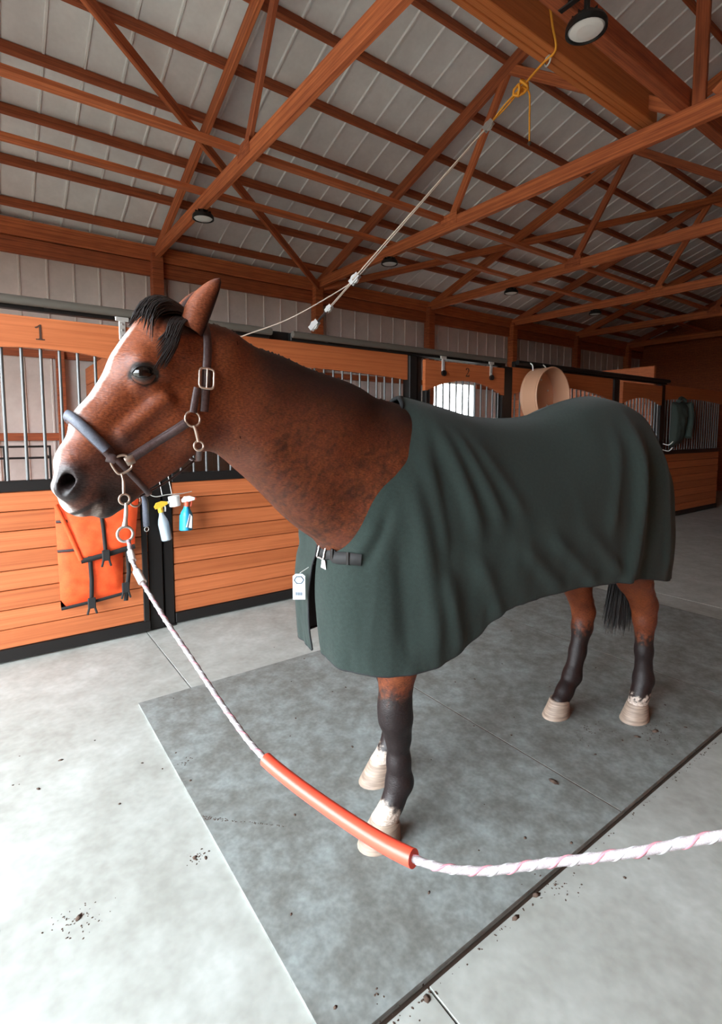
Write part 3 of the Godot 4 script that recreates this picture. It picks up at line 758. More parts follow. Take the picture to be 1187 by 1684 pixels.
const GY := 0.012
func build_horse():
	cn.seed = 5; cn.frequency = 9.0; cn.fractal_octaves = 4; cn2.seed = 9; cn2.frequency = 38.0; cn2.fractal_octaves = 3
	# head
	hb(0.365, 1.685, 0.080, 0.232, 1.515, 0.056, 1.0, 0.03)
	hb(0.405, 1.730, 0.092, 0.355, 1.665, 0.085, 1.08, 0.03)
	hb(0.232, 1.515, 0.056, 0.203, 1.418, 0.064, 0.88, 0.03)
	hb(0.200, 1.415, 0.068, 0.193, 1.338, 0.058, 0.86, 0.025)
	hb(0.400, 1.565, 0.110, 0.275, 1.430, 0.075, 0.68, 0.04)
	hb(0.270, 1.340, 0.046, 0.400, 1.455, 0.074, 0.62, 0.03)
	hb(0.240, 1.309, 0.038, 0.290, 1.342, 0.036, 0.92, 0.012)
	hb(0.440, 1.545, 0.118, 0.455, 1.575, 0.116, 0.72, 0.02)
	hb(0.430, 1.740, 0.082, 0.555, 1.700, 0.095, 0.80, 0.05)
	hp(0.338, 1.682, 0.066, 0.030, 0.372, 1.672, 0.064, 0.030, 0.025)
	hp(0.325, 1.622, 0.062, 0.018, 0.352, 1.618, 0.064, 0.018, 0.02)
	hp(0.385, 1.585, 0.076, 0.018, 0.285, 1.497, 0.056, 0.015, 0.03)
	hp(0.152, 1.360, 0.038, 0.029, 0.168, 1.402, 0.042, 0.027, 0.02)
	hp(0.136, 1.354, 0.066, 0.015, 0.146, 1.388, 0.072, 0.019, 0.010, true); hp(0.142, 1.372, 0.066, 0.017, 0.172, 1.392, 0.030, 0.015, 0.008, true)
	hp(0.160, 1.288, 0.050, 0.006, 0.248, 1.334, 0.050, 0.006, 0.008, true)
	# neck
	bone(v3(0.555, 1.640, -1.505), 0.155, v3(0.745, 1.540, -1.505), 0.182, 0.50, 0.06)
	bone(v3(0.745, 1.540, -1.505), 0.182, v3(0.955, 1.420, -1.50), 0.240, 0.50, 0.06)
	bone(v3(0.955, 1.420, -1.50), 0.240, v3(1.15, 1.300, -1.495), 0.270, 0.55, 0.08)
	bone(v3(0.70, 1.42, -1.46), 0.03, v3(0.95, 1.18, -1.445), 0.05, 1.0, 0.10)
	# trunk along its slightly turned axis
	bone(v3(1.10, 1.10, -1.45), 0.15, v3(1.10, 1.10, -1.56), 0.15, 1.0, 0.08)
	bone(v3(1.24, 1.25, -1.49), 0.27, v3(1.70, 1.21, -1.445), 0.29, 0.76, 0.10)
	bone(v3(1.70, 1.21, -1.445), 0.29, v3(2.25, 1.28, -1.39), 0.29, 0.86, 0.10)
	bone(v3(2.25, 1.28, -1.39), 0.29, v3(2.55, 1.31, -1.36), 0.22, 0.9, 0.10)
	bone(v3(1.22, 1.50, -1.49), 0.08, v3(1.5, 1.46, -1.47), 0.06, 1.0, 0.10)
	# legs
	var lf := [[v3(1.22, 1.10, -1.40), 0.11], [v3(1.20, 0.90, -1.385), 0.095], [v3(1.165, 0.66, -1.38), 0.072], [v3(1.155, 0.50, -1.38), 0.057], [v3(1.160, 0.45, -1.38), 0.057], [v3(1.172, 0.38, -1.38), 0.043], [v3(1.176, 0.28, -1.38), 0.040], [v3(1.180, 0.20, -1.38), 0.047], [v3(1.150, 0.135, -1.38), 0.037], [v3(1.105, 0.075, -1.38), 0.049]]
	var rf := []
	for q in lf: rf.append([q[0] + v3(0.20 if q[0].y < 0.9 else 0.10, 0, -0.27), q[1]])
	leg(lf); leg(rf)
	bone(v3(1.205, 0.435, -1.38), 0.018, v3(1.21, 0.40, -1.38), 0.014, 1.0, 0.02)
	bone(v3(1.208, 0.195, -1.38), 0.024, v3(1.196, 0.145, -1.38), 0.012, 1.0, 0.02)
	var rh := [[v3(2.38, 1.10, -1.47), 0.17], [v3(2.33, 0.95, -1.48), 0.13], [v3(2.50, 0.70, -1.49), 0.075], [v3(2.585, 0.525, -1.49), 0.056], [v3(2.575, 0.44, -1.49), 0.050], [v3(2.54, 0.31, -1.49), 0.040], [v3(2.495, 0.185, -1.49), 0.045], [v3(2.43, 0.12, -1.49), 0.039], [v3(2.385, 0.075, -1.49), 0.044]]
	var lh := [[v3(2.50, 1.15, -1.25), 0.16], [v3(2.46, 0.98, -1.245), 0.13], [v3(2.60, 0.76, -1.235), 0.080], [v3(2.705, 0.61, -1.23), 0.060], [v3(2.715, 0.53, -1.23), 0.052], [v3(2.725, 0.36, -1.23), 0.040], [v3(2.735, 0.20, -1.23), 0.047], [v3(2.705, 0.13, -1.23), 0.041], [v3(2.675, 0.08, -1.23), 0.046]]
	leg(rh); leg(lh)
	bone(v3(2.635, 0.575, -1.49), 0.026, v3(2.60, 0.64, -1.49), 0.018, 1.0, 0.03)
	bone(v3(2.765, 0.655, -1.23), 0.026, v3(2.72, 0.74, -1.23), 0.018, 1.0, 0.03)
	net(v3(0.08, 1.24, -1.63), v3(0.63, 1.87, -1.37), 0.0048, func(p): return p.x < 0.601)
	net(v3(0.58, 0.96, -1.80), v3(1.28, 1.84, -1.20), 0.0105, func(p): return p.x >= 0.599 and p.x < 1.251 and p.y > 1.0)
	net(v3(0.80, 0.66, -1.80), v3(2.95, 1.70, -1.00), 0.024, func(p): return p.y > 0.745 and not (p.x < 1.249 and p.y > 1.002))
	net(v3(1.05, 0.04, -1.48), v3(1.30, 0.78, -1.28), 0.0065, func(p): return p.y < 0.75)
	net(v3(1.25, 0.04, -1.75), v3(1.50, 0.78, -1.55), 0.0075, func(p): return p.y < 0.75)
	net(v3(2.31, 0.04, -1.60), v3(2.72, 0.80, -1.37), 0.0075, func(p): return p.y < 0.75)
	net(v3(2.44, 0.04, -1.36), v3(2.82, 0.80, -1.10), 0.0075, func(p): return p.y < 0.75)
	ear(1.0); ear(-1.0); lids(1.0); lids(-1.0)
	var t := thing("horse", "bay horse with white blaze wearing a dark green blanket, facing left", "horse", v3(1.9, 0, -1.44))
	var am := ArrayMesh.new(); var arr := []; arr.resize(Mesh.ARRAY_MAX)
	arr[Mesh.ARRAY_VERTEX] = hV; arr[Mesh.ARRAY_NORMAL] = hN; arr[Mesh.ARRAY_COLOR] = hC; arr[Mesh.ARRAY_INDEX] = hI
	am.add_surface_from_arrays(Mesh.PRIMITIVE_TRIANGLES, arr)
	var o := at(-t.position)
	part("body", am, M.coat, t, o)
	for a in [[v3(1.085, GY, -1.38), 0.175, 0.13, 0.0], [v3(1.285, GY, -1.65), 0.175, 0.13, 0.0], [v3(2.355, GY, -1.49), 0.17, 0.125, 0.0], [v3(2.655, GY, -1.23), 0.18, 0.13, 0.0]]:
		hoof(t, a[0] - t.position, a[1], a[2], a[3])
	for s in [1.0, -1.0]:
		var st := fresh(); var R := 0.0285; var prof := []
		for i in 13: prof.append(Vector2(R * sin(PI * i / 12.0), -R * cos(PI * i / 12.0)))
		lathe(st, prof, 20, at(v3(0.334, 1.649, hz(0.334) + s * 0.0745))); part("eye", st.commit(), M.eye, t, o)
	# forelock, mane and tail
	rng.seed = 77
	var fore := func(i):
		var s := rng.randf_range(-1, 1); var l := rng.randf_range(0.55, 1.0); var h := rng.randf_range(0.0, 1.0); var pts := []
		for k in 7:
			var u := k / 6.0 * l; var x := lerpf(0.50, 0.325, u); var z := hz(0.4) + s * (0.035 + 0.055 * u) + 0.01
			var off := (0.003 + 0.030 * h * sin(PI * minf(1.0, u * 1.05)) + 0.004)
			pts.append(onto(v3(x - 0.10, 2.0, z), v3(0.42, -0.9, 0).normalized(), off))
		return pts
	part("forelock", strands(320, fore, 0.0045, 4), M.hair, t, o)
	var near_lock := func(i):
		var a := rng.randf()
		var r0 := v3(0.43 + 0.05 * a, 1.815, hz(0.45) + 0.05)
		var p1 := v3(0.40 + 0.04 * a, 1.79, hz(0.4) + 0.088); var l := rng.randf_range(0.3, 1.0)
		var p2 := onto(v3(0.385 + 0.03 * a, 1.79 - 0.07 * l, hz(0.4) + 0.2), Vector3(0, 0, -1), 0.004); var p3 := onto(v3(0.372 + 0.03 * a - 0.02 * l, 1.79 - 0.13 * l, hz(0.4) + 0.2), Vector3(0, 0, -1), 0.003); return spline([r0, p1, p2, p3], 4)
	part("forelock", strands(60, near_lock, 0.003, 4), M.hair, t, o)
	var mane := func(i):
		var u: float = (i + rng.randf()) / 260.0; var x := lerpf(0.53, 1.22, u)
		var top := onto(v3(x, 1.95, -1.51), Vector3.DOWN, -0.006)
		var l := rng.randf_range(0.08, 0.17)
		var q := top + v3(rng.randf_range(-0.01, 0.015), rng.randf_range(0.004, 0.014), -0.03)
		var q2 := v3(top.x - 0.01 + rng.randf_range(-0.02, 0.02), top.y - l * 0.5, -1.585 - 0.03 * u); var q3 := v3(q2.x - 0.015, top.y - l, -1.60 - 0.03 * u)
		return spline([top, q, q2, q3], 3)
	part("mane", strands(260, mane, 0.005, 4), M.hair, t, o)
	var tail := func(i):
		var a := rng.randf_range(0, TAU); var r := sqrt(rng.randf()); var dx := cos(a) * r; var dz := sin(a) * r
		var p0 := v3(2.72, 1.38, -1.345) + v3(dx * 0.02, 0, dz * 0.02); var l := rng.randf_range(0.0, 1.0)
		var end := rng.randf_range(0.40, 0.52) + 0.05 * l
		return spline([p0, v3(2.745 + dx * 0.03, 1.15, -1.345 + dz * 0.04), v3(2.73 + dx * 0.05, 0.80, -1.355 + dz * 0.055), v3(2.71 + dx * 0.075, 0.60, -1.36 + dz * 0.065), v3(2.70 + dx * 0.085, end, -1.365 + dz * 0.07)], 4)
	part("tail", strands(320, tail, 0.0042, 3), M.hair, t, o)
# ---------- the blanket: a patch of control points over the near side, mirrored to the far side ----------
func L(a: float, w: float, y: float) -> Vector3:
	return Vector3(1.2, 0, -1.50) + Vector3(0.9943, 0, 0.1066) * a + Vector3(-0.1066, 0, 0.9943) * w + Vector3(0, y, 0)
var bl_st := [ # stations from the chest closure back to the tail: rows of [a, w, y] from the top edge to the hem
	[[-0.270, 0.012, 1.115], [-0.288, 0.016, 1.04], [-0.296, 0.022, 0.95], [-0.292, 0.024, 0.88], [-0.285, 0.028, 0.80], [-0.275, 0.035, 0.725]],
	[[-0.250, 0.085, 1.155], [-0.275, 0.100, 1.05], [-0.285, 0.110, 0.95], [-0.282, 0.115, 0.87], [-0.275, 0.118, 0.79], [-0.265, 0.122, 0.705]],
	[[-0.205, 0.140, 1.235], [-0.225, 0.175, 1.11], [-0.235, 0.190, 0.98], [-0.235, 0.198, 0.88], [-0.228, 0.202, 0.79], [-0.215, 0.205, 0.70]],
	[[-0.130, 0.165, 1.345], [-0.140, 0.225, 1.18], [-0.150, 0.245, 1.02], [-0.145, 0.255, 0.90], [-0.135, 0.260, 0.79], [-0.120, 0.262, 0.695]],
	[[-0.045, 0.135, 1.470], [-0.045, 0.225, 1.28], [-0.050, 0.265, 1.08], [-0.045, 0.275, 0.93], [-0.030, 0.282, 0.80], [-0.005, 0.282, 0.700]],
	[[0.035, 0.060, 1.590], [0.045, 0.190, 1.42], [0.050, 0.262, 1.18], [0.055, 0.285, 0.98], [0.080, 0.290, 0.83], [0.110, 0.286, 0.725]],
	[[0.075, 0.0, 1.628], [0.105, 0.135, 1.53], [0.125, 0.245, 1.28], [0.140, 0.290, 1.05], [0.170, 0.298, 0.89], [0.215, 0.290, 0.775]],
	[[0.24, 0.0, 1.598], [0.25, 0.140, 1.520], [0.27, 0.255, 1.29], [0.29, 0.300, 1.08], [0.31, 0.305, 0.95], [0.335, 0.296, 0.850]],
	[[0.45, 0.0, 1.558], [0.46, 0.140, 1.490], [0.47, 0.265, 1.29], [0.48, 0.312, 1.11], [0.50, 0.318, 0.98], [0.51, 0.310, 0.868]],
	[[0.72, 0.0, 1.565], [0.72, 0.145, 1.505], [0.72, 0.270, 1.31], [0.73, 0.318, 1.12], [0.74, 0.322, 0.99], [0.75, 0.312, 0.872]],
	[[0.98, 0.0, 1.640], [0.97, 0.150, 1.580], [0.96, 0.268, 1.38], [0.96, 0.312, 1.16], [0.97, 0.316, 1.00], [0.98, 0.308, 0.862]],
	[[1.18, 0.0, 1.668], [1.17, 0.150, 1.610], [1.16, 0.265, 1.41], [1.16, 0.305, 1.18], [1.18, 0.308, 1.00], [1.19, 0.302, 0.842]],
	[[1.31, 0.0, 1.650], [1.31, 0.145, 1.592], [1.31, 0.256, 1.39], [1.31, 0.288, 1.17], [1.32, 0.292, 0.99], [1.33, 0.286, 0.815]],
	[[1.42, 0.0, 1.615], [1.43, 0.130, 1.552], [1.44, 0.228, 1.35], [1.45, 0.252, 1.14], [1.45, 0.256, 0.96], [1.46, 0.252, 0.785]],
	[[1.50, 0.0, 1.570], [1.53, 0.085, 1.505], [1.58, 0.150, 1.29], [1.60, 0.165, 1.10], [1.61, 0.168, 0.93], [1.61, 0.166, 0.770]],
	[[1.53, 0.0, 1.550], [1.58, 0.0, 1.480], [1.66, 0.0, 1.29], [1.69, 0.0, 1.10], [1.70, 0.0, 0.93], [1.70, 0.0, 0.760]]]
func bl_ctrl(i: int, j: int) -> Vector3: # stations run chest (near) .. tail .. chest (far)
	var n := bl_st.size(); var far := i >= n
	var s: Array = bl_st[i if not far else 2 * n - 2 - i][j]
	var w: float = s[1]; var da := 0.0
	if far:
		w = -w; da = [0.0, -0.012, -0.045, -0.055, -0.03][mini(2 * n - 2 - i, 4)] if 2 * n - 2 - i < 5 else 0.0
		var ii := 2 * n - 2 - i
		if ii == 0: w = -0.004 - 0.012 * j
		if ii == 0: return L(s[0] - 0.004, w, s[2] - 0.012 * j * 0.5)
	return L(s[0] + da, w, s[2])
var bl_folds := [ # a0, y0, a1, y1, width, height: soft folds of the cloth on the near side
	[0.13, 1.50, 0.20, 1.18, 0.030, 0.012], [0.20, 1.48, 0.30, 1.20, 0.028, 0.012], [0.28, 1.45, 0.40, 1.22, 0.030, 0.009], [0.04, 1.40, 0.06, 1.12, 0.030, 0.008],
	[-0.03, 1.30, 0.02, 0.80, 0.035, 0.012], [-0.10, 1.12, -0.08, 0.78, 0.035, -0.010], [0.06, 1.02, 0.12, 0.76, 0.035, 0.012], [0.20, 1.05, 0.30, 0.84, 0.030, 0.010],
	[0.42, 1.06, 0.60, 0.90, 0.030, 0.010], [0.55, 1.10, 0.80, 0.90, 0.028, 0.010], [0.75, 1.10, 0.98, 0.90, 0.030, 0.009],
	[1.16, 1.48, 1.04, 0.84, 0.042, 0.024], [1.27, 1.44, 1.17, 0.84, 0.034, -0.012], [1.03, 1.46, 0.90, 1.10, 0.030, 0.009], [1.36, 1.45, 1.36, 0.82, 0.035, 0.012], [1.58, 1.36, 1.62, 0.80, 0.035, 0.014],
	[-0.16, 1.20, -0.22, 1.10, 0.018, 0.006], [-0.12, 1.24, -0.20, 1.08, 0.018, -0.006]]
func build_blanket():
	var t := thing("horse_blanket", "dark green fleece horse blanket covering the bay horse's body", "blanket", v3(1.9, 0, -1.44))
	var o := at(-t.position); var ns := 2 * bl_st.size() - 1; var per := 10; var rows := 6; var perr := 11
	var nu := (ns - 1) * per + 1; var nv := (rows - 1) * perr + 1
	var G := []
	var wob := FastNoiseLite.new(); wob.seed = 3; wob.frequency = 4.0; wob.fractal_octaves = 3
	var cols := []
	for j in rows:
		var c := []
		for i in ns: c.append(bl_ctrl(i, j))
		cols.append(spline(c, per))
	for iu in nu:
		var c := []
		for j in rows: c.append(cols[j][iu])
		G.append(spline(c, perr))
	var norm := func(g: Array, iu: int, iv: int) -> Vector3:
		var du: Vector3 = g[mini(iu + 1, nu - 1)][iv] - g[maxi(iu - 1, 0)][iv]; var dv: Vector3 = g[iu][mini(iv + 1, nv - 1)] - g[iu][maxi(iv - 1, 0)]
		var n := dv.cross(du)
		if n.length() < 1e-9: return Vector3.UP
		return n.normalized()
	var N0 := []
	for iu in nu:
		var r := []
		for iv in nv: r.append(norm.call(G, iu, iv))
		N0.append(r)
	if N0[nu / 4][nv / 2].z < 0:
		for iu in nu:
			for iv in nv: N0[iu][iv] = -N0[iu][iv]
	var ax := Vector3(0.9943, 0, 0.1066); var org := Vector3(1.2, 0, -1.50)
	var mid := (nu - 1) / 2
	for iu in nu:
		for iv in nv:
			var p: Vector3 = G[iu][iv]; var t01 := float(iv) / (nv - 1); var d := 0.0
			var q := Vector2((p - org).dot(ax), p.y)
			if iu > mid: q.x += 0.07
			for f in bl_folds:
				var A := Vector2(f[0], f[1]); var B := Vector2(f[2], f[3]); var ab := B - A
				var s := (q - A).dot(ab) / ab.length_squared()
				var e := smoothstep(-0.25, 0.25, s) * (1.0 - smoothstep(0.85, 1.35, s))
				var dist := (q - A).cross(ab) / ab.length()
				if e > 0 and absf(dist) < f[4] * 4.0: d += 1.6 * f[5] * e * exp(-dist * dist / (f[4] * f[4]))
			var drape := t01 * t01
			d += wob.get_noise_3d(p.x, p.y * 0.35, p.z) * 0.022 * drape + wob.get_noise_3d(p.x * 3.0, p.y * 0.6 + 9.0, p.z * 3.0) * 0.005 * t01
			G[iu][iv] = p + N0[iu][iv] * d * smoothstep(0.0, 0.12, t01)
	var sheet := func(off: float, inner: bool) -> Mesh:
		var V := PackedVector3Array(); var NN := PackedVector3Array(); var I := PackedInt32Array()
		for iu in nu:
			for iv in nv:
				var n: Vector3 = norm.call(G, iu, iv)
				if n.dot(N0[iu][iv]) < 0: n = -n
				V.append(G[iu][iv] + n * off); NN.append(-n if inner else n)
		for iu in nu - 1:
			for iv in nv - 1:
				var a := iu * nv + iv
				wound(V, NN, I, a, a + 1, a + nv + 1); wound(V, NN, I, a, a + nv + 1, a + nv)
		var am := ArrayMesh.new(); var arr := []; arr.resize(Mesh.ARRAY_MAX)
		arr[Mesh.ARRAY_VERTEX] = V; arr[Mesh.ARRAY_NORMAL] = NN; arr[Mesh.ARRAY_INDEX] = I
		am.add_surface_from_arrays(Mesh.PRIMITIVE_TRIANGLES, arr); return am
	part("fleece", sheet.call(0.004, false), M.fleece, t, o)
	part("lining", sheet.call(0.0, true), M.lining, t, o)
	# bound edges
	var hem := []; var neckl := []; var e0 := []; var e1 := []
	for iu in nu:
		hem.append(G[iu][nv - 1])
	for iu in range(0, 6 * per + 1): neckl.append(G[iu][0])
	for iu in range(nu - 1 - 6 * per, nu): neckl.append(G[iu][0])
	for iv in nv: e0.append(G[0][iv]); e1.append(G[nu - 1][iv])
	var nk1 := neckl.slice(0, 6 * per + 1); var nk2 := neckl.slice(6 * per + 1)
	part("hem_binding", tube_m(hem, 0.005, 6), M.binding, t, o)
	part("neck_binding", tube_m(nk1, 0.008, 8), M.binding, t, o); part("neck_binding", tube_m(nk2, 0.008, 8), M.binding, t, o)
	part("front_binding", tube_m(e0, 0.004, 6), M.fleece, t, o); part("front_binding", tube_m(e1, 0.004, 6), M.binding, t, o)
	# chest strap and buckle, tags
	var pts := []; var nn := []
	for k in 13:
		var iu := int(lerpf(0, 22, k / 12.0)); var iv := int(lerpf(8, 5 + 9, k / 12.0))
		var n: Vector3 = norm.call(G, iu, iv)
		if n.dot(N0[iu][iv]) < 0: n = -n
		var tgt := 1.085 + 0.010 * k / 12.0
		for v in nv:
			if G[iu][v].y < tgt: iv = v; break
		pts.append(G[iu][iv] + n * 0.009); nn.append(n)
	part("chest_strap", strap_m(pts, nn, 0.040, 0.004), M.webbing, t, o)
	for k in [6, 10]: part("keeper", strap_m([pts[k] + nn[k] * 0.003 - Vector3(0, 0.021, 0), pts[k] + nn[k] * 0.004, pts[k] + nn[k] * 0.003 + Vector3(0, 0.021, 0)], [nn[k], nn[k], nn[k]], 0.012, 0.004), M.black, t, o)
	var bc: Vector3 = pts[3] + nn[3] * 0.006; var bu: Vector3 = (pts[4] - pts[2]).normalized(); var bv: Vector3 = nn[3].cross(bu)
	var rect := []
	for q in [Vector2(-1, -1), Vector2(-1, 0), Vector2(-1, 1), Vector2(0, 1), Vector2(1, 1), Vector2(1, 0), Vector2(1, -1), Vector2(0, -1)]: rect.append(bc + bu * q.x * 0.020 + bv * q.y * 0.022)
	part("buckle", tube_m(spline(rect, 3, true), 0.0035, 8, true), M.chrome, t, o)
	var wt := Vector3(0, -1, 0)
	part("white_tab", slab(PackedVector2Array([Vector2(-0.009, 0), Vector2(0.009, 0), Vector2(0.016, 0.03), Vector2(-0.016, 0.03)]), pts[4] + nn[4] * 0.008 + wt * 0.02, bu, wt, nn[4] * 0.002), M.white, t, o)
	var fp: Vector3 = G[nu - 1 - 4][14]; var cu := Vector3(0.80, 0, 0.55).normalized(); var cnn := cu.cross(Vector3.UP)
	var tagc := fp + Vector3(-0.045, -0.060, 0.012)
	part("tag_cord", tube_m([fp + Vector3(0.02, 0.015, 0.01), tagc + Vector3(0.004, 0.05, 0)], 0.0012, 5), M.white, t, o)
	var card := part("hang_tag", slab(PackedVector2Array([Vector2(-0.022, -0.045), Vector2(0.022, -0.045), Vector2(0.022, 0.04), Vector2(0.012, 0.048), Vector2(-0.012, 0.048), Vector2(-0.022, 0.04)]), tagc, cu, Vector3.UP, cnn * 0.0012), M.paper, t, o)
	card.set_meta("label", "pale blue price tag with dark ring and bar code")
	var oval := []
	for k in 6: oval.append(tagc + cnn * 0.0015 + cu * cos(TAU * k / 6.0) * 0.017 + Vector3.UP * (0.026 + sin(TAU * k / 6.0) * 0.014))
	part("ring_print", tube_m(oval, 0.0018, 5, true), M.ink, card)
	for k in 9: part("bar_print", slab(PackedVector2Array([Vector2(-0.012 + 0.0028 * k, -0.030), Vector2(-0.0108 + 0.0028 * k, -0.030), Vector2(-0.0108 + 0.0028 * k, -0.018), Vector2(-0.012 + 0.0028 * k, -0.018)]), tagc, cu, Vector3.UP, cnn * 0.0018), M.ink, card)
# ---------- halter and lead rope ----------
func wrap_around(c: Vector3, e1: Vector3, a0: float, a1: float, n: int, off: float) -> Array:
	var pts := []; var ns := []
	for i in n + 1:
		var a := deg_to_rad(lerpf(a0, a1, float(i) / n)); var d := (Vector3(0, 0, 1) * cos(a) + e1 * sin(a)).normalized()
		var p := onto(c + d * 0.26, -d, off); pts.append(p); ns.append(field_n(p))
	return [pts, ns]
func side(pt: Array, off: float) -> Array:
	var pts := []; var ns := []
	for q in pt:
		var p := onto(Vector3(q.x, q.y, hz(q.x) + 0.2), Vector3(0, 0, -1), off); pts.append(p); ns.append(field_n(p))
	return [pts, ns]
func ringm(c: Vector3, n: Vector3, r: float, th: float, seg := 20) -> Mesh:
	var fr := frame(n); return tube_m(circle(c, r, fr[0], fr[1], seg), th, 8, true)
func build_halter():
	var t := thing("halter", "padded leather halter with metal rings on the horse's head", "halter", v3(0.35, 1.5, -1.5)); var o := at(-t.position)
	var n1 := Vector3(-0.66, 0.75, 0).normalized(); var nc := v3(0.250, 1.445, hz(0.25))
	var q := wrap_around(nc, n1, -6, 186, 36, 0.003); part("noseband", strap_m(q[0], q[1], 0.030, 0.005), M.leather, t, o)
	q = wrap_around(nc, n1, 12, 168, 32, 0.010); part("noseband_pad", strap_m(q[0], q[1], 0.026, 0.014, 1.0), M.pad, t, o)
	q = wrap_around(nc, n1, -14, -166, 26, 0.010); part("chin_strap", strap_m(q[0], q[1], 0.016, 0.004), M.leather, t, o)
	var ck := spline([Vector2(0.292, 1.425), Vector2(0.345, 1.46), Vector2(0.40, 1.497), Vector2(0.442, 1.526)], 5)
	q = side(ck, 0.004); part("cheek_strap", strap_m(q[0], q[1], 0.026, 0.005), M.leather, t, o)
	q = side(spline([Vector2(0.305, 1.434), Vector2(0.36, 1.47), Vector2(0.435, 1.521)], 6), 0.010); part("cheek_pad", strap_m(q[0], q[1], 0.020, 0.012, 1.0), M.pad if false else M.leather, t, o)
	var cc := v3(0.497, 1.64, hz(0.49)); var ce := Vector3(0.085, 1, 0).normalized()
	q = wrap_around(cc, ce, -44, 224, 50, 0.005); part("crown_strap", strap_m(q[0], q[1], 0.024, 0.005), M.leather, t, o)
	var bi := 9; var bp: Vector3 = q[0][bi] + q[1][bi] * 0.006; var bn: Vector3 = q[1][bi]; var bt: Vector3 = (q[0][bi + 1] - q[0][bi - 1]).normalized(); var bs := bt.cross(bn)
	var rect := []
	for w in [Vector2(-1, -1), Vector2(-1.1, 0), Vector2(-1, 1), Vector2(0, 1.15), Vector2(1, 1), Vector2(1.1, 0), Vector2(1, -1), Vector2(0, -1.15)]: rect.append(bp + bs * w.x * 0.018 + bt * w.y * 0.024)
	part("buckle", tube_m(spline(rect, 3, true), 0.0035, 8, true), M.brass, t, o)
	part("buckle_tongue", tube_m([bp - bt * 0.026 + bn * 0.002, bp + bt * 0.026 + bn * 0.003], 0.0025, 6), M.brass, t, o)
	q = side(spline([Vector2(0.456, 1.552), Vector2(0.462, 1.585), Vector2(0.470, 1.62)], 4), 0.011); part("strap_end", strap_m(q[0], q[1], 0.020, 0.004), M.leather, t, o)
	# rings
	var rp := onto(v3(0.455, 1.535, -1.30), Vector3(0, 0, -1), 0.008); part("cheek_ring", ringm(rp, Vector3(0.1, 0.1, 1), 0.021, 0.0032), M.brass, t, o)
	var sp := onto(v3(0.273, 1.414, -1.30), Vector3(0, 0, -1), 0.010)
	var dia := []
	for w in [Vector2(-0.024, 0.012), Vector2(-0.004, 0.024), Vector2(0.014, 0.024), Vector2(0.026, 0.004), Vector2(0.022, -0.010), Vector2(0.0, -0.022), Vector2(-0.012, -0.016)]: dia.append(sp + v3(w.x, w.y, 0.004))
	part("square_ring", tube_m(spline(dia, 4, true), 0.0032, 8, true), M.brass, t, o)
	for w in [Vector2(0.020, 0.008), Vector2(-0.020, 0.014)]: part("ring_loop", strap_m([sp + v3(w.x - 0.008 * signf(w.x), w.y, 0.004), sp + v3(w.x, w.y + 0.004, 0.008), sp + v3(w.x + 0.012 * signf(w.x), w.y + 0.008, 0.0)], [Vector3(0, 0, 1), Vector3(0, 0, 1), Vector3(0, 0, 1)], 0.024, 0.004), M.brass if w.x > 0 else M.leather, t, o)
	# throat latch with its snap
	var tp := rp + v3(0.006, -0.03, 0.004); var tq := rp + v3(0.014, -0.062, 0.0)
	part("throat_snap", tube_m(spline([rp + v3(0.001, -0.018, 0.004), tp, tq], 5), 0.0048, 8), M.brass, t, o)
	part("snap_eye", ringm(tq + v3(0.001, -0.012, 0), Vector3(0, 0.1, 1), 0.013, 0.0032), M.brass, t, o)
	var tl := spline([tq + v3(0.002, -0.022, 0.0), v3(0.485, 1.428, -1.455), v3(0.495, 1.415, -1.50), v3(0.485, 1.43, -1.55), v3(0.46, 1.53, -1.60)], 5); var tn := []
	for p in tl: tn.append(Vector3(0, p.y - 1.52, p.z + 1.50).normalized())
	part("throat_latch", strap_m(tl, tn, 0.018, 0.005, 1.0), M.leather, t, o)
	part("jaw_strap", strap_m(spline([v3(0.485, 1.415, -1.50), v3(0.41, 1.36, -1.50), v3(0.325, 1.318, -1.50)], 5), [Vector3.DOWN, Vector3.DOWN, Vector3.DOWN, Vector3.DOWN, Vector3.DOWN, Vector3.DOWN, Vector3.DOWN, Vector3.DOWN, Vector3.DOWN, Vector3.DOWN, Vector3.DOWN], 0.018, 0.005, 1.0), M.leather, t, o)
	part("chin_ring", ringm(v3(0.318, 1.312, -1.49), Vector3(0.3, 0.2, 1), 0.016, 0.003), M.brass, t, o)
	# lead rope
	var r := thing("lead_rope", "white lead rope with orange red sleeve hanging from the halter", "lead rope", v3(0.37, 0.92, -0.8)); o = at(-r.position)
	var s0 := sp + v3(0.0, -0.022, 0.006); var s1 := v3(s0.x + 0.001, 1.340, s0.z + 0.012); var s2 := v3(0.272, 1.245, -1.402)
	part("snap_hook", tube_m(spline([s0, s0 + v3(0.003, -0.02, 0.004), s1], 4), [0.003, 0.003, 0.003, 0.003, 0.004, 0.0045, 0.0045, 0.004, 0.003], 8), M.brass, r, o)
	part("swivel_ring", ringm(s1 + v3(0.001, -0.012, 0), Vector3(0.15, 0, 1), 0.013, 0.003), M.brass, r, o)
	part("snap_shaft", tube_m(spline([s1 + v3(0.004, -0.022, 0.002), s1.lerp(s2, 0.5) + v3(0.004, 0, 0), s2 + v3(0, 0.014, 0)], 4), [0.0035, 0.004, 0.0045, 0.005, 0.0052, 0.0052, 0.0052, 0.0065, 0.007], 8), M.galv, r, o)
	part("rope_ring", ringm(s2 + v3(0, -0.006, 0.002), Vector3(0.1, 0.1, 1), 0.019, 0.0036, 24), M.galv, r, o)
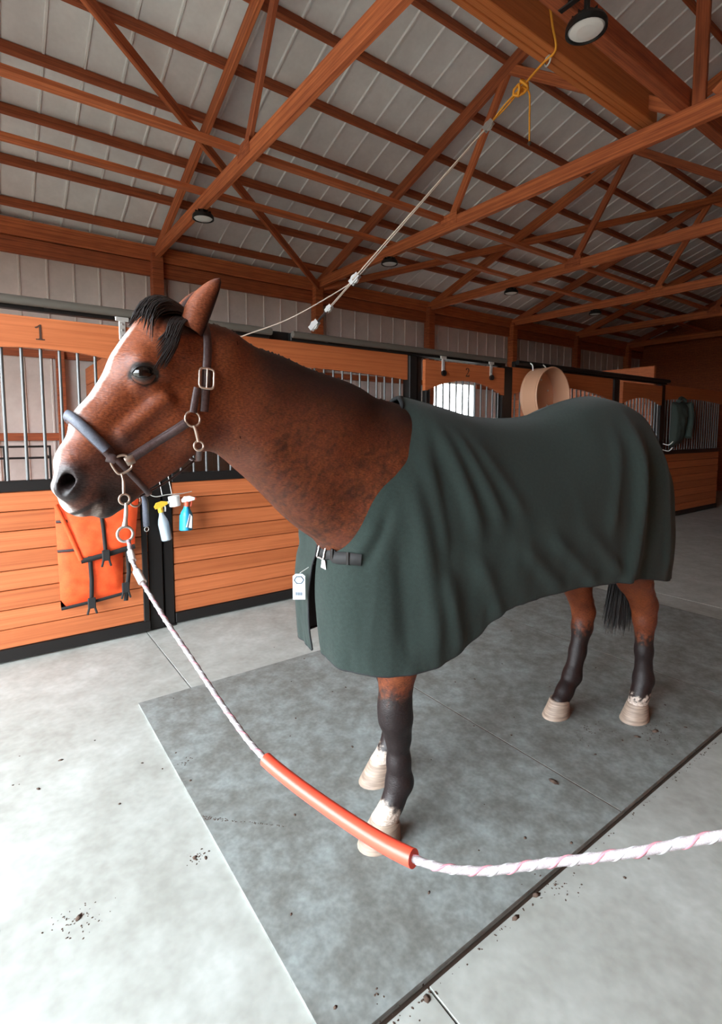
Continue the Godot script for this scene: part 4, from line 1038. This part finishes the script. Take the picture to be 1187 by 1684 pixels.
	var path := spline([s2 + v3(0.006, -0.022, 0.008), v3(0.276, 1.167, -1.318), v3(0.300, 1.088, -1.19), v3(0.329, 1.014, -1.05), v3(0.350, 0.957, -0.915), v3(0.368, 0.925, -0.792), v3(0.407, 0.915, -0.615), v3(0.430, 0.935, -0.473), v3(0.462, 0.958, -0.395), v3(0.506, 0.996, -0.325), v3(0.548, 1.045, -0.245), v3(0.592, 1.100, -0.165), v3(0.62, 1.16, -0.07)], 14)
	part("rope", tube_m(path, 0.0050, 10), M.rope, r, o)
	# braid: two tracer strands wound round the core
	for k in 2:
		var hel := []; var dense := spline(path, 4); var s := 0.0
		for i in dense.size():
			if i > 0: s += (dense[i] - dense[i - 1]).length()
			var tt: Vector3 = (dense[mini(i + 1, dense.size() - 1)] - dense[maxi(i - 1, 0)]).normalized(); var fr := frame(tt); var a := s * TAU / 0.05 + PI * k
			hel.append(dense[i] + fr[0] * cos(a) * 0.0040 + fr[1] * sin(a) * 0.0040)
		part("tracer_strand", tube_m(hel, 0.0019, 5), M.pink if k == 0 else M.strand, r, o)
	part("splice_band", tube_m([path[15], path[19]], 0.0095, 10), M.white, r, o); part("splice_band", tube_m([path[7], path[11]], 0.0085, 10), M.white, r, o)
	var tb := path.slice(70, 99); part("sleeve", tube_m(tb, 0.0118, 16), M.red_tube, r, o)

# ---------- the rope and pulleys between beam and stall front ----------
func build_ropes():
	var P0 := v3(3.09, 3.945, -2.17); var P1 := v3(2.325, 2.41, -3.90)
	var t := thing("rope_tackle", "block and tackle rope from the heavy beam to the stall front", "rope", P1); var o := at(-P1)
	var d := func(s): return P0.lerp(P1, s)
	part("yellow_rope", tube_m(spline([v3(2.96, 4.20, -2.085), v3(3.02, 4.06, -2.092), v3(3.07, 3.945, -2.10), d.call(0.02), d.call(0.10)], 5), 0.008, 8), M.yellow, t, o)
	part("hook", ringm(P0 + v3(0, -0.02, 0), Vector3(1, 0, 0.3), 0.028, 0.007), M.galv, t, o)
	var kp := [] # knot
	for i in 26:
		var a := TAU * 3.0 * i / 25.0; kp.append(d.call(0.085 + 0.012 * sin(a * 0.5)) + v3(cos(a) * 0.028, sin(a) * 0.035, sin(a * 1.3) * 0.028))
	part("knot", tube_m(kp, 0.009, 7), M.yellow, t, o)
	for s in [-1, 1]: part("yellow_rope", tube_m(spline([d.call(0.09), d.call(0.14) + v3(0.012 * s, 0, 0), d.call(0.19)], 4), 0.006, 7), M.yellow, t, o)
	var k0: Vector3 = d.call(0.085); part("rope_tail", tube_m(spline([k0, k0 + v3(0.05, -0.03, 0.02), k0 + v3(0.06, -0.18, 0.02), k0 + v3(0.065, -0.34, 0.02)], 5), 0.006, 7), M.yellow, t, o)
	part("tail_knot", lathe_m([Vector2(0, -0.02), Vector2(0.014, 0), Vector2(0, 0.02)], 10, at(k0 + v3(0.065, -0.35, 0.02))), M.dirt, t, o)
	for s in [-1, 1]: part("line", tube_m([d.call(0.20) + v3(0.008 * s, 0.006 * s, 0), d.call(0.775) + v3(0.028 * s, 0.02 * s, 0.01 * s)], 0.0055, 7), M.line, t, o)
	var ax := (P1 - P0).normalized()
	for b in [[0.205, 0.028, 0], [0.78, 0.036, 1], [0.915, 0.026, 2], [0.995, 0.036, 3]]: # pulley blocks
		var c: Vector3 = d.call(b[0]); var nn := ax.cross(Vector3.UP).normalized(); var bs := Basis(nn, ax, nn.cross(ax))
		var blk := part("pulley", lathe_m([Vector2(0, -0.012), Vector2(b[1], -0.012), Vector2(b[1] * 0.82, 0), Vector2(b[1], 0.012), Vector2(0, 0.012)], 18, Transform3D(bs * Basis(Vector3(0, 0, 1), PI / 2), c)), M.galv, t, o)
		for s in [-1, 1]:
			var st := fresh(); cb(st, c + nn * 0.017 * s, Vector3(0.004, b[1] * 2.8, b[1] * 1.3), 0.002, bs); part("cheek_plate", st.commit(), M.chrome, blk)
	for s in [-1, 1]: part("strap", tube_m([d.call(0.80) + v3(0.006 * s, 0, 0), d.call(0.905) + v3(0.006 * s, 0, 0)], 0.0045, 6), M.line, t, o)
	for s in [-1, 1]: part("strap", tube_m([d.call(0.925) + v3(0.012 * s, 0.006 * s, 0), d.call(0.985) + v3(0.012 * s, 0.006 * s, 0)], 0.006, 6), M.strap, t, o)
	part("pull_line", tube_m(spline([d.call(0.79), d.call(0.84) + v3(-0.05, 0.0, 0), v3(2.02, 2.41, -3.80), v3(1.55, 2.20, -3.90), v3(1.045, 1.92, -3.955)], 6), 0.005, 7), M.line, t, o)

# ---------- ceiling lamps (off) ----------
func build_lights():
	var ls := [[v3(2.76, 3.70, -1.70), "round ceiling lamp at the top right, largest and nearest"], [v3(1.89, 3.68, -5.35), "round ceiling lamp under the nearest truss above the horse's ears"], [v3(4.33, 3.68, -5.33), "round ceiling lamp under the second truss beside the pulley ropes"], [v3(6.77, 3.68, -5.30), "small round ceiling lamp under the third truss"], [v3(9.21, 3.68, -5.30), "tiny far round ceiling lamp under the fourth truss"]]
	for a in ls:
		var t := thing("ceiling_lamp", a[1], "lamp", a[0], "round ceiling lamps")
		part("housing", lathe_m([Vector2(0, 0.075), Vector2(0.05, 0.073), Vector2(0.06, 0.045), Vector2(0.10, 0.03), Vector2(0.108, 0.012), Vector2(0.108, -0.012), Vector2(0.098, -0.014), Vector2(0.094, 0.0), Vector2(0, 0.0)], 32), M.black, t)
		part("lens", lathe_m([Vector2(0.093, -0.002), Vector2(0.085, -0.010), Vector2(0.05, -0.016), Vector2(0, -0.018)], 32), M.lens, t)
		for k in 10:
			var st := fresh(); cb(st, v3(0.066 * cos(TAU * k / 10), 0.05, 0.066 * sin(TAU * k / 10)), v3(0.03, 0.03, 0.004), 0.001, Basis(Vector3.UP, -TAU * k / 10)); part("fin", st.commit(), M.black, t)
		part("stem", tube_m([v3(0, 0.07, 0), v3(0, 0.07 + (0.12 if a[0].x > 2 and a[0].x < 3 else 0.01), -0.0)], 0.016, 10), M.black, t)
		if a[0].x > 2 and a[0].x < 3: box("arm", v3(-0.02, 0.185, -0.17), v3(0.02, 0.205, 0.03), M.black, t)

# ---------- things hanging on the stall fronts ----------
func pillow(c: Array, front: Vector3, bulge: float, thick: float, seed_ := 1) -> Mesh: # c: four corners in order
	var st := fresh(); var n := 12; var nz := FastNoiseLite.new(); nz.seed = seed_; nz.frequency = 6.0
	for lay in 2:
		var P := []
		for i in n + 1:
			var r := []
			for j in n + 1:
				var u := float(i) / n; var v := float(j) / n
				var p: Vector3 = c[0].lerp(c[1], u).lerp(c[3].lerp(c[2], u), v)
				var e := pow(maxf(0.0, 16.0 * u * (1 - u) * v * (1 - v)), 0.35)
				var dd := (bulge * (1.0 + 0.8 * nz.get_noise_2d(u, v)) + thick) * e if lay == 0 else 0.0
				r.append(p + front * dd)
			P.append(r)
		var nrm := func(i, j):
			var a: Vector3 = P[mini(i + 1, n)][j] - P[maxi(i - 1, 0)][j]; var b: Vector3 = P[i][mini(j + 1, n)] - P[i][maxi(j - 1, 0)]
			var m := a.cross(b).normalized(); return m if m.dot(front) * (1 if lay == 0 else -1) > 0 else -m
		for i in n:
			for j in n:
				smooth_tri(st, [P[i][j], P[i + 1][j], P[i + 1][j + 1]], [nrm.call(i, j), nrm.call(i + 1, j), nrm.call(i + 1, j + 1)])
				smooth_tri(st, [P[i][j], P[i + 1][j + 1], P[i][j + 1]], [nrm.call(i, j), nrm.call(i + 1, j + 1), nrm.call(i, j + 1)])
	return st.commit()
func web(parent: Node, called: String, pts: Array, w: float, m: Material):
	var ns := []
	for p in pts: ns.append(Vector3(0, 0, 1))
	return part(called, strap_m(pts, ns, w, 0.005), m, parent)
func build_hangings():
	var F := Vector3(0, 0, 1)
	var t := thing("orange_bag", "orange nylon bag with black straps hanging on stall door one", "bag", v3(0.58, 0.65, -3.940))
	part("main_pocket", pillow([v3(-0.245, 0.36, 0), v3(0.185, 0.40, 0), v3(0.155, -0.31, 0), v3(-0.235, -0.345, 0)], F, 0.02, 0.022, 1), M.orange, t)
	part("front_flap", pillow([v3(-0.235, 0.37, 0.03), v3(0.285, 0.43, 0.03), v3(0.235, 0.035, 0.05), v3(-0.105, -0.025, 0.05)], F, 0.02, 0.016, 2), M.orange, t)
	web(t, "trim", [v3(-0.235, -0.345, 0.02), v3(0.0, -0.325, 0.03), v3(0.155, -0.31, 0.02)], 0.022, M.webbing)
	web(t, "trim", [v3(-0.11, -0.028, 0.058), v3(0.05, 0.0, 0.075), v3(0.235, 0.032, 0.058)], 0.035, M.webbing)
	web(t, "trim", [v3(-0.24, 0.37, 0.055), v3(-0.17, 0.17, 0.062), v3(-0.108, -0.02, 0.06)], 0.03, M.orange)
	web(t, "strap", [v3(-0.055, 0.0, 0.06), v3(-0.05, -0.17, 0.055), v3(-0.055, -0.35, 0.035)], 0.028, M.webbing)
	web(t, "strap", [v3(0.185, 0.03, 0.055), v3(0.19, -0.15, 0.05), v3(0.165, -0.36, 0.04)], 0.03, M.webbing)
	web(t, "strap", [v3(0.015, 0.38, 0.065), v3(0.03, 0.2, 0.085), v3(0.04, 0.0, 0.09)], 0.025, M.webbing)
	for yy in [0.25, 0.05]: web(t, "stripe", [v3(-0.24, yy, 0.012), v3(-0.19, yy + 0.004, 0.045), v3(-0.13, yy + 0.006, 0.055)], 0.02, M.strap)
	for b in [v3(-0.055, -0.33, 0.055), v3(0.165, -0.26, 0.055), v3(0.04, 0.0, 0.095)]:
		var bk := part("buckle", boxm(v3(0.05, 0.075, 0.016), 0.006), M.webbing, t, at(b))
		for s in [-1, 1]: part("prong", boxm(v3(0.014, 0.06, 0.012), 0.004), M.webbing, bk, Transform3D(Basis(Vector3(0, 0, 1), 0.25 * s), v3(0.022 * s, -0.05, 0)))
	web(t, "hanger", [v3(0.0, 0.38, 0.05), v3(0.02, 0.46, 0.03), v3(0.02, 0.52, 0.012)], 0.03, M.webbing)
	# rail with bottles
	var rl := thing("wire_hanger", "thin wire hanger on the black stall post carrying spray bottles", "wire hanger", v3(1.06, 1.035, -3.94))
	part("wire", tube_m(spline([v3(-0.15, 0.03, 0.0), v3(-0.09, -0.01, 0.03), v3(0.0, 0.0, 0.04), v3(0.10, 0.0, 0.04), v3(0.18, 0.01, 0.03)], 6), 0.0035, 7), M.galv, rl)
	for xx in [-0.05, 0.02]: part("wire", tube_m([v3(xx, 0.15, -0.02), v3(xx + 0.01, 0.0, 0.035)], 0.003, 6), M.galv, rl)
	var body := [Vector2(0, -0.15), Vector2(0.036, -0.15), Vector2(0.041, -0.144), Vector2(0.041, -0.02), Vector2(0.034, 0.01), Vector2(0.020, 0.045), Vector2(0.015, 0.075), Vector2(0.015, 0.085), Vector2(0, 0.085)]
	for i in 2:
		var b := thing("spray_bottle", ["clear spray bottle with yellow trigger on the black stall post", "bright blue spray bottle with white and red trigger"][i], "spray bottle", [v3(1.015, 0.845, -3.885), v3(1.185, 0.885, -3.875)][i], "spray bottles on the stall post")
		b.rotation.z = [0.17, -0.06][i]
		var sc: float = [1.0, 0.86][i]; var xf := Transform3D(Basis.from_scale(v3(sc * [0.95, 1.4][i], sc, sc * 0.8)), Vector3.ZERO)
		part("bottle_body", lathe_m(body, 24, xf), M.clear if i == 0 else M.blue, b)
		if i == 0: part("liquid", lathe_m([Vector2(0, -0.146), Vector2(0.036, -0.146), Vector2(0.0365, -0.03), Vector2(0, -0.03)], 20, xf), M.paper, b)
		var tp := 0.085 * sc
		part("collar", lathe_m([Vector2(0, tp - 0.02), Vector2(0.019, tp - 0.02), Vector2(0.019, tp + 0.012), Vector2(0.012, tp + 0.018), Vector2(0, tp + 0.018)], 16), M.yellow_plastic if i == 0 else M.red_plastic, b)
		var hd := part("trigger_head", slab(PackedVector2Array([Vector2(-0.035, 0.012), Vector2(0.005, 0.014), Vector2(0.055, 0.030), Vector2(0.056, 0.048), Vector2(0.02, 0.060), Vector2(-0.02, 0.055), Vector2(-0.04, 0.03)]), v3(0, tp, -0.011), Vector3.RIGHT, Vector3.UP, v3(0, 0, 0.022)), M.white if i == 1 else M.yellow_plastic, b)
		part("trigger", tube_m(spline([v3(0.03, tp + 0.03, 0), v3(0.036, tp + 0.008, 0), v3(0.030, tp - 0.022, 0)], 4), 0.006, 7), M.red_plastic if i == 1 else M.white, hd)
		part("nozzle", boxm(v3(0.016, 0.018, 0.018), 0.003), M.white if i == 0 else M.red_plastic, hd, at(v3(0.06, tp + 0.039, 0)))
		if i == 1:
			part("label", slab(PackedVector2Array([Vector2(-0.01, -0.10), Vector2(0.035, -0.11), Vector2(0.035, -0.02), Vector2(0.015, 0.0)]), v3(0, 0, 0.028), Vector3.RIGHT, Vector3.UP, v3(0, 0, 0.001)), M.white, b)
			part("label_stripe", slab(PackedVector2Array([Vector2(0.0, -0.105), Vector2(0.008, -0.107), Vector2(0.022, -0.012), Vector2(0.016, -0.008)]), v3(0, 0, 0.0292), Vector3.RIGHT, Vector3.UP, v3(0, 0, 0.0006)), M.ink, b)
	var ro := thing("tape_roll", "white bandage roll hanging between the two spray bottles", "roll", v3(1.106, 0.985, -3.90))
	part("wound_tape", lathe_m([Vector2(0.016, -0.04), Vector2(0.040, -0.04), Vector2(0.042, -0.03), Vector2(0.040, 0.0), Vector2(0.043, 0.035), Vector2(0.016, 0.04), Vector2(0.016, -0.04)], 26, Transform3D(Basis(Vector3(0, 0, 1), 0.12), Vector3.ZERO)), M.white, ro)
	part("cord", tube_m([v3(0, 0.035, 0.0), v3(0.0, 0.05, 0.0)], 0.003, 6), M.line, ro)
	var hs := thing("hanging_strap", "grey purple strap dangling beside the orange bag", "strap", v3(0.885, 1.11, -3.93))
	part("webbing_loop", strap_m(spline([v3(-0.04, 0.0, 0.02), v3(-0.01, -0.05, 0.05), v3(0.01, -0.12, 0.05), v3(0.015, -0.22, 0.03), v3(0.02, -0.30, 0.02)], 5), spline([Vector3(0.3, 0, 1), Vector3(0.5, 0, 1), Vector3(0.1, 0, 1), Vector3(-0.3, 0, 1), Vector3(0, 0, 1)], 5), 0.045, 0.006, 1.0), M.pad, hs)
	part("clip", ringm(v3(0.02, -0.32, 0.02), Vector3(0.3, 0, 1), 0.016, 0.003), M.galv, hs)
	# drum above the rump
	var dr := thing("hanging_drum", "tan open ended drum hung on the stall front above the rump", "drum", v3(5.58, 1.935, -3.70))
	var R := 0.345; var xf2 := Transform3D(Basis(Vector3.RIGHT, PI / 2), Vector3.ZERO)
	part("shell", lathe_m([Vector2(R - 0.012, 0.0), Vector2(R, 0.0), Vector2(R + 0.006, -0.012), Vector2(R, -0.03), Vector2(R, -0.20), Vector2(R + 0.006, -0.215), Vector2(R, -0.235), Vector2(R - 0.012, -0.235), Vector2(R - 0.012, 0.0)], 48, xf2), M.tan, dr)
	part("back_disc", lathe_m([Vector2(0, -0.225), Vector2(R - 0.012, -0.225), Vector2(R - 0.012, -0.232), Vector2(0, -0.232)], 48, xf2), M.tan, dr)
	for k in 7:
		var a := TAU * k / 7.0 + 0.4; part("bolt", lathe_m([Vector2(0, 0.012), Vector2(0.012, 0.009), Vector2(0.013, 0)], 10, Transform3D(Basis(Vector3.RIGHT, PI / 2), v3(cos(a) * 0.22, sin(a) * 0.22, -0.225))), M.galv, dr)
	for xx in [-0.16, 0.10]: part("hanger_strap", tube_m(spline([v3(xx, sqrt(R * R - xx * xx), -0.19), v3(xx, R + 0.03, -0.2), v3(xx, R + 0.07, -0.255)], 4), 0.008, 7), M.white, dr)
	# coat at the dark end
	var ct := thing("hanging_coat", "dark green coat hanging on the dim stall front at right", "coat", v3(9.62, 2.02, -3.99))
	part("body", pillow([v3(-0.20, -0.02, 0), v3(0.34, 0.02, 0), v3(0.22, -0.72, 0), v3(-0.22, -0.80, 0)], F, 0.06, 0.05, 7), M.coatcloth, ct)
	part("sleeve", tube_m(spline([v3(0.30, -0.02, 0.06), v3(0.36, -0.25, 0.08), v3(0.24, -0.62, 0.10)], 5), 0.06, 10), M.coatcloth, ct)
	part("collar", tube_m(spline([v3(-0.08, 0.0, 0.06), v3(0.06, 0.06, 0.04), v3(0.18, 0.01, 0.06)], 4), 0.03, 8), M.coatcloth, ct)
	var hk := thing("tack_hook", "pale metal tack hook on the dim boards behind the rump", "hook", v3(9.12, 1.30, -3.97))
	for k in 2: part("prong", tube_m(spline([v3(0, -0.10 * k, 0), v3(0.03, -0.10 * k - 0.02, 0.08), v3(0.06, -0.10 * k + 0.04, 0.13)], 4), 0.008, 7), M.galv, hk)
	part("plate", boxm(v3(0.05, 0.2, 0.01), 0.003), M.black, hk, at(v3(0, -0.05, -0.005)))

func build_debris():
	rng.seed = 91
	var st := fresh(); var sp := [[0.198, -2.613, 0.007], [0.10, -2.45, 0.006], [0.52, -1.715, 0.006], [0.55, -1.69, 0.005], [0.155, -1.70, 0.008], [0.87, -0.90, 0.010], [1.88, -1.19, 0.012], [2.62, -1.11, 0.012], [2.50, -1.14, 0.008], [1.37, -0.915, 0.009], [1.25, -0.905, 0.008]]
	for i in 70: sp.append([rng.randf_range(-0.1, 3.2), rng.randf_range(-3.2, -0.55), rng.randf_range(0.002, 0.0055)])
	for c in [[0.155, -1.70, 0.09, 60], [0.53, -1.71, 0.035, 26], [2.62, -1.10, 0.16, 60], [2.35, -1.30, 0.12, 40], [1.45, -0.90, 0.10, 34], [0.75, -0.905, 0.10, 24], [0.65, -2.25, 0.03, 16]]: # little heaps
		for i in c[3]:
			var a := rng.randf() * TAU; var q: float = sqrt(rng.randf()) * rng.randf() * c[2] * 1.6
			sp.append([c[0] + cos(a) * q, c[1] + sin(a) * q * 0.7, rng.randf_range(0.0009, 0.0028)])
	for i in 90: # a dragged streak of dirt on the mat
		var u := rng.randf(); sp.append([lerpf(0.605, 0.86, u * u), lerpf(-1.865, -1.62, u * u) + rng.randf_range(-0.012, 0.012) * (1.2 - u), rng.randf_range(0.0008, 0.0022)])
	for i in 120: # dirt along the groove in front of the mats
		sp.append([rng.randf_range(0.6, 3.4), -0.906 + rng.randf_range(-0.006, 0.016) * rng.randf(), rng.randf_range(0.0008, 0.003)])
	for s in sp:
		var y := 0.012 if s[0] > 0.6 and s[1] < -0.935 and s[1] > -2.9 and s[0] < 3.29 else 0.0
		var b := Basis(Vector3.UP, rng.randf() * TAU) * Basis.from_scale(v3(rng.randf_range(1.0, 2.2), 0.55, 1.0)); var r: float = s[2]
		var xf := Transform3D(b, v3(s[0], y, s[1])); lathe(st, [Vector2(r, 0), Vector2(r * rng.randf_range(0.6, 0.95), r * 0.7), Vector2(r * 0.2, r), Vector2(0, r)], 6, xf)
	var o := MeshInstance3D.new(); o.name = "floor_crumbs"; o.mesh = st.commit(); o.material_override = M.dirt; add_child(o)
	o.set_meta("label", "brown crumbs of dirt scattered over the floor and mats"); o.set_meta("category", "dirt"); o.set_meta("kind", "stuff")
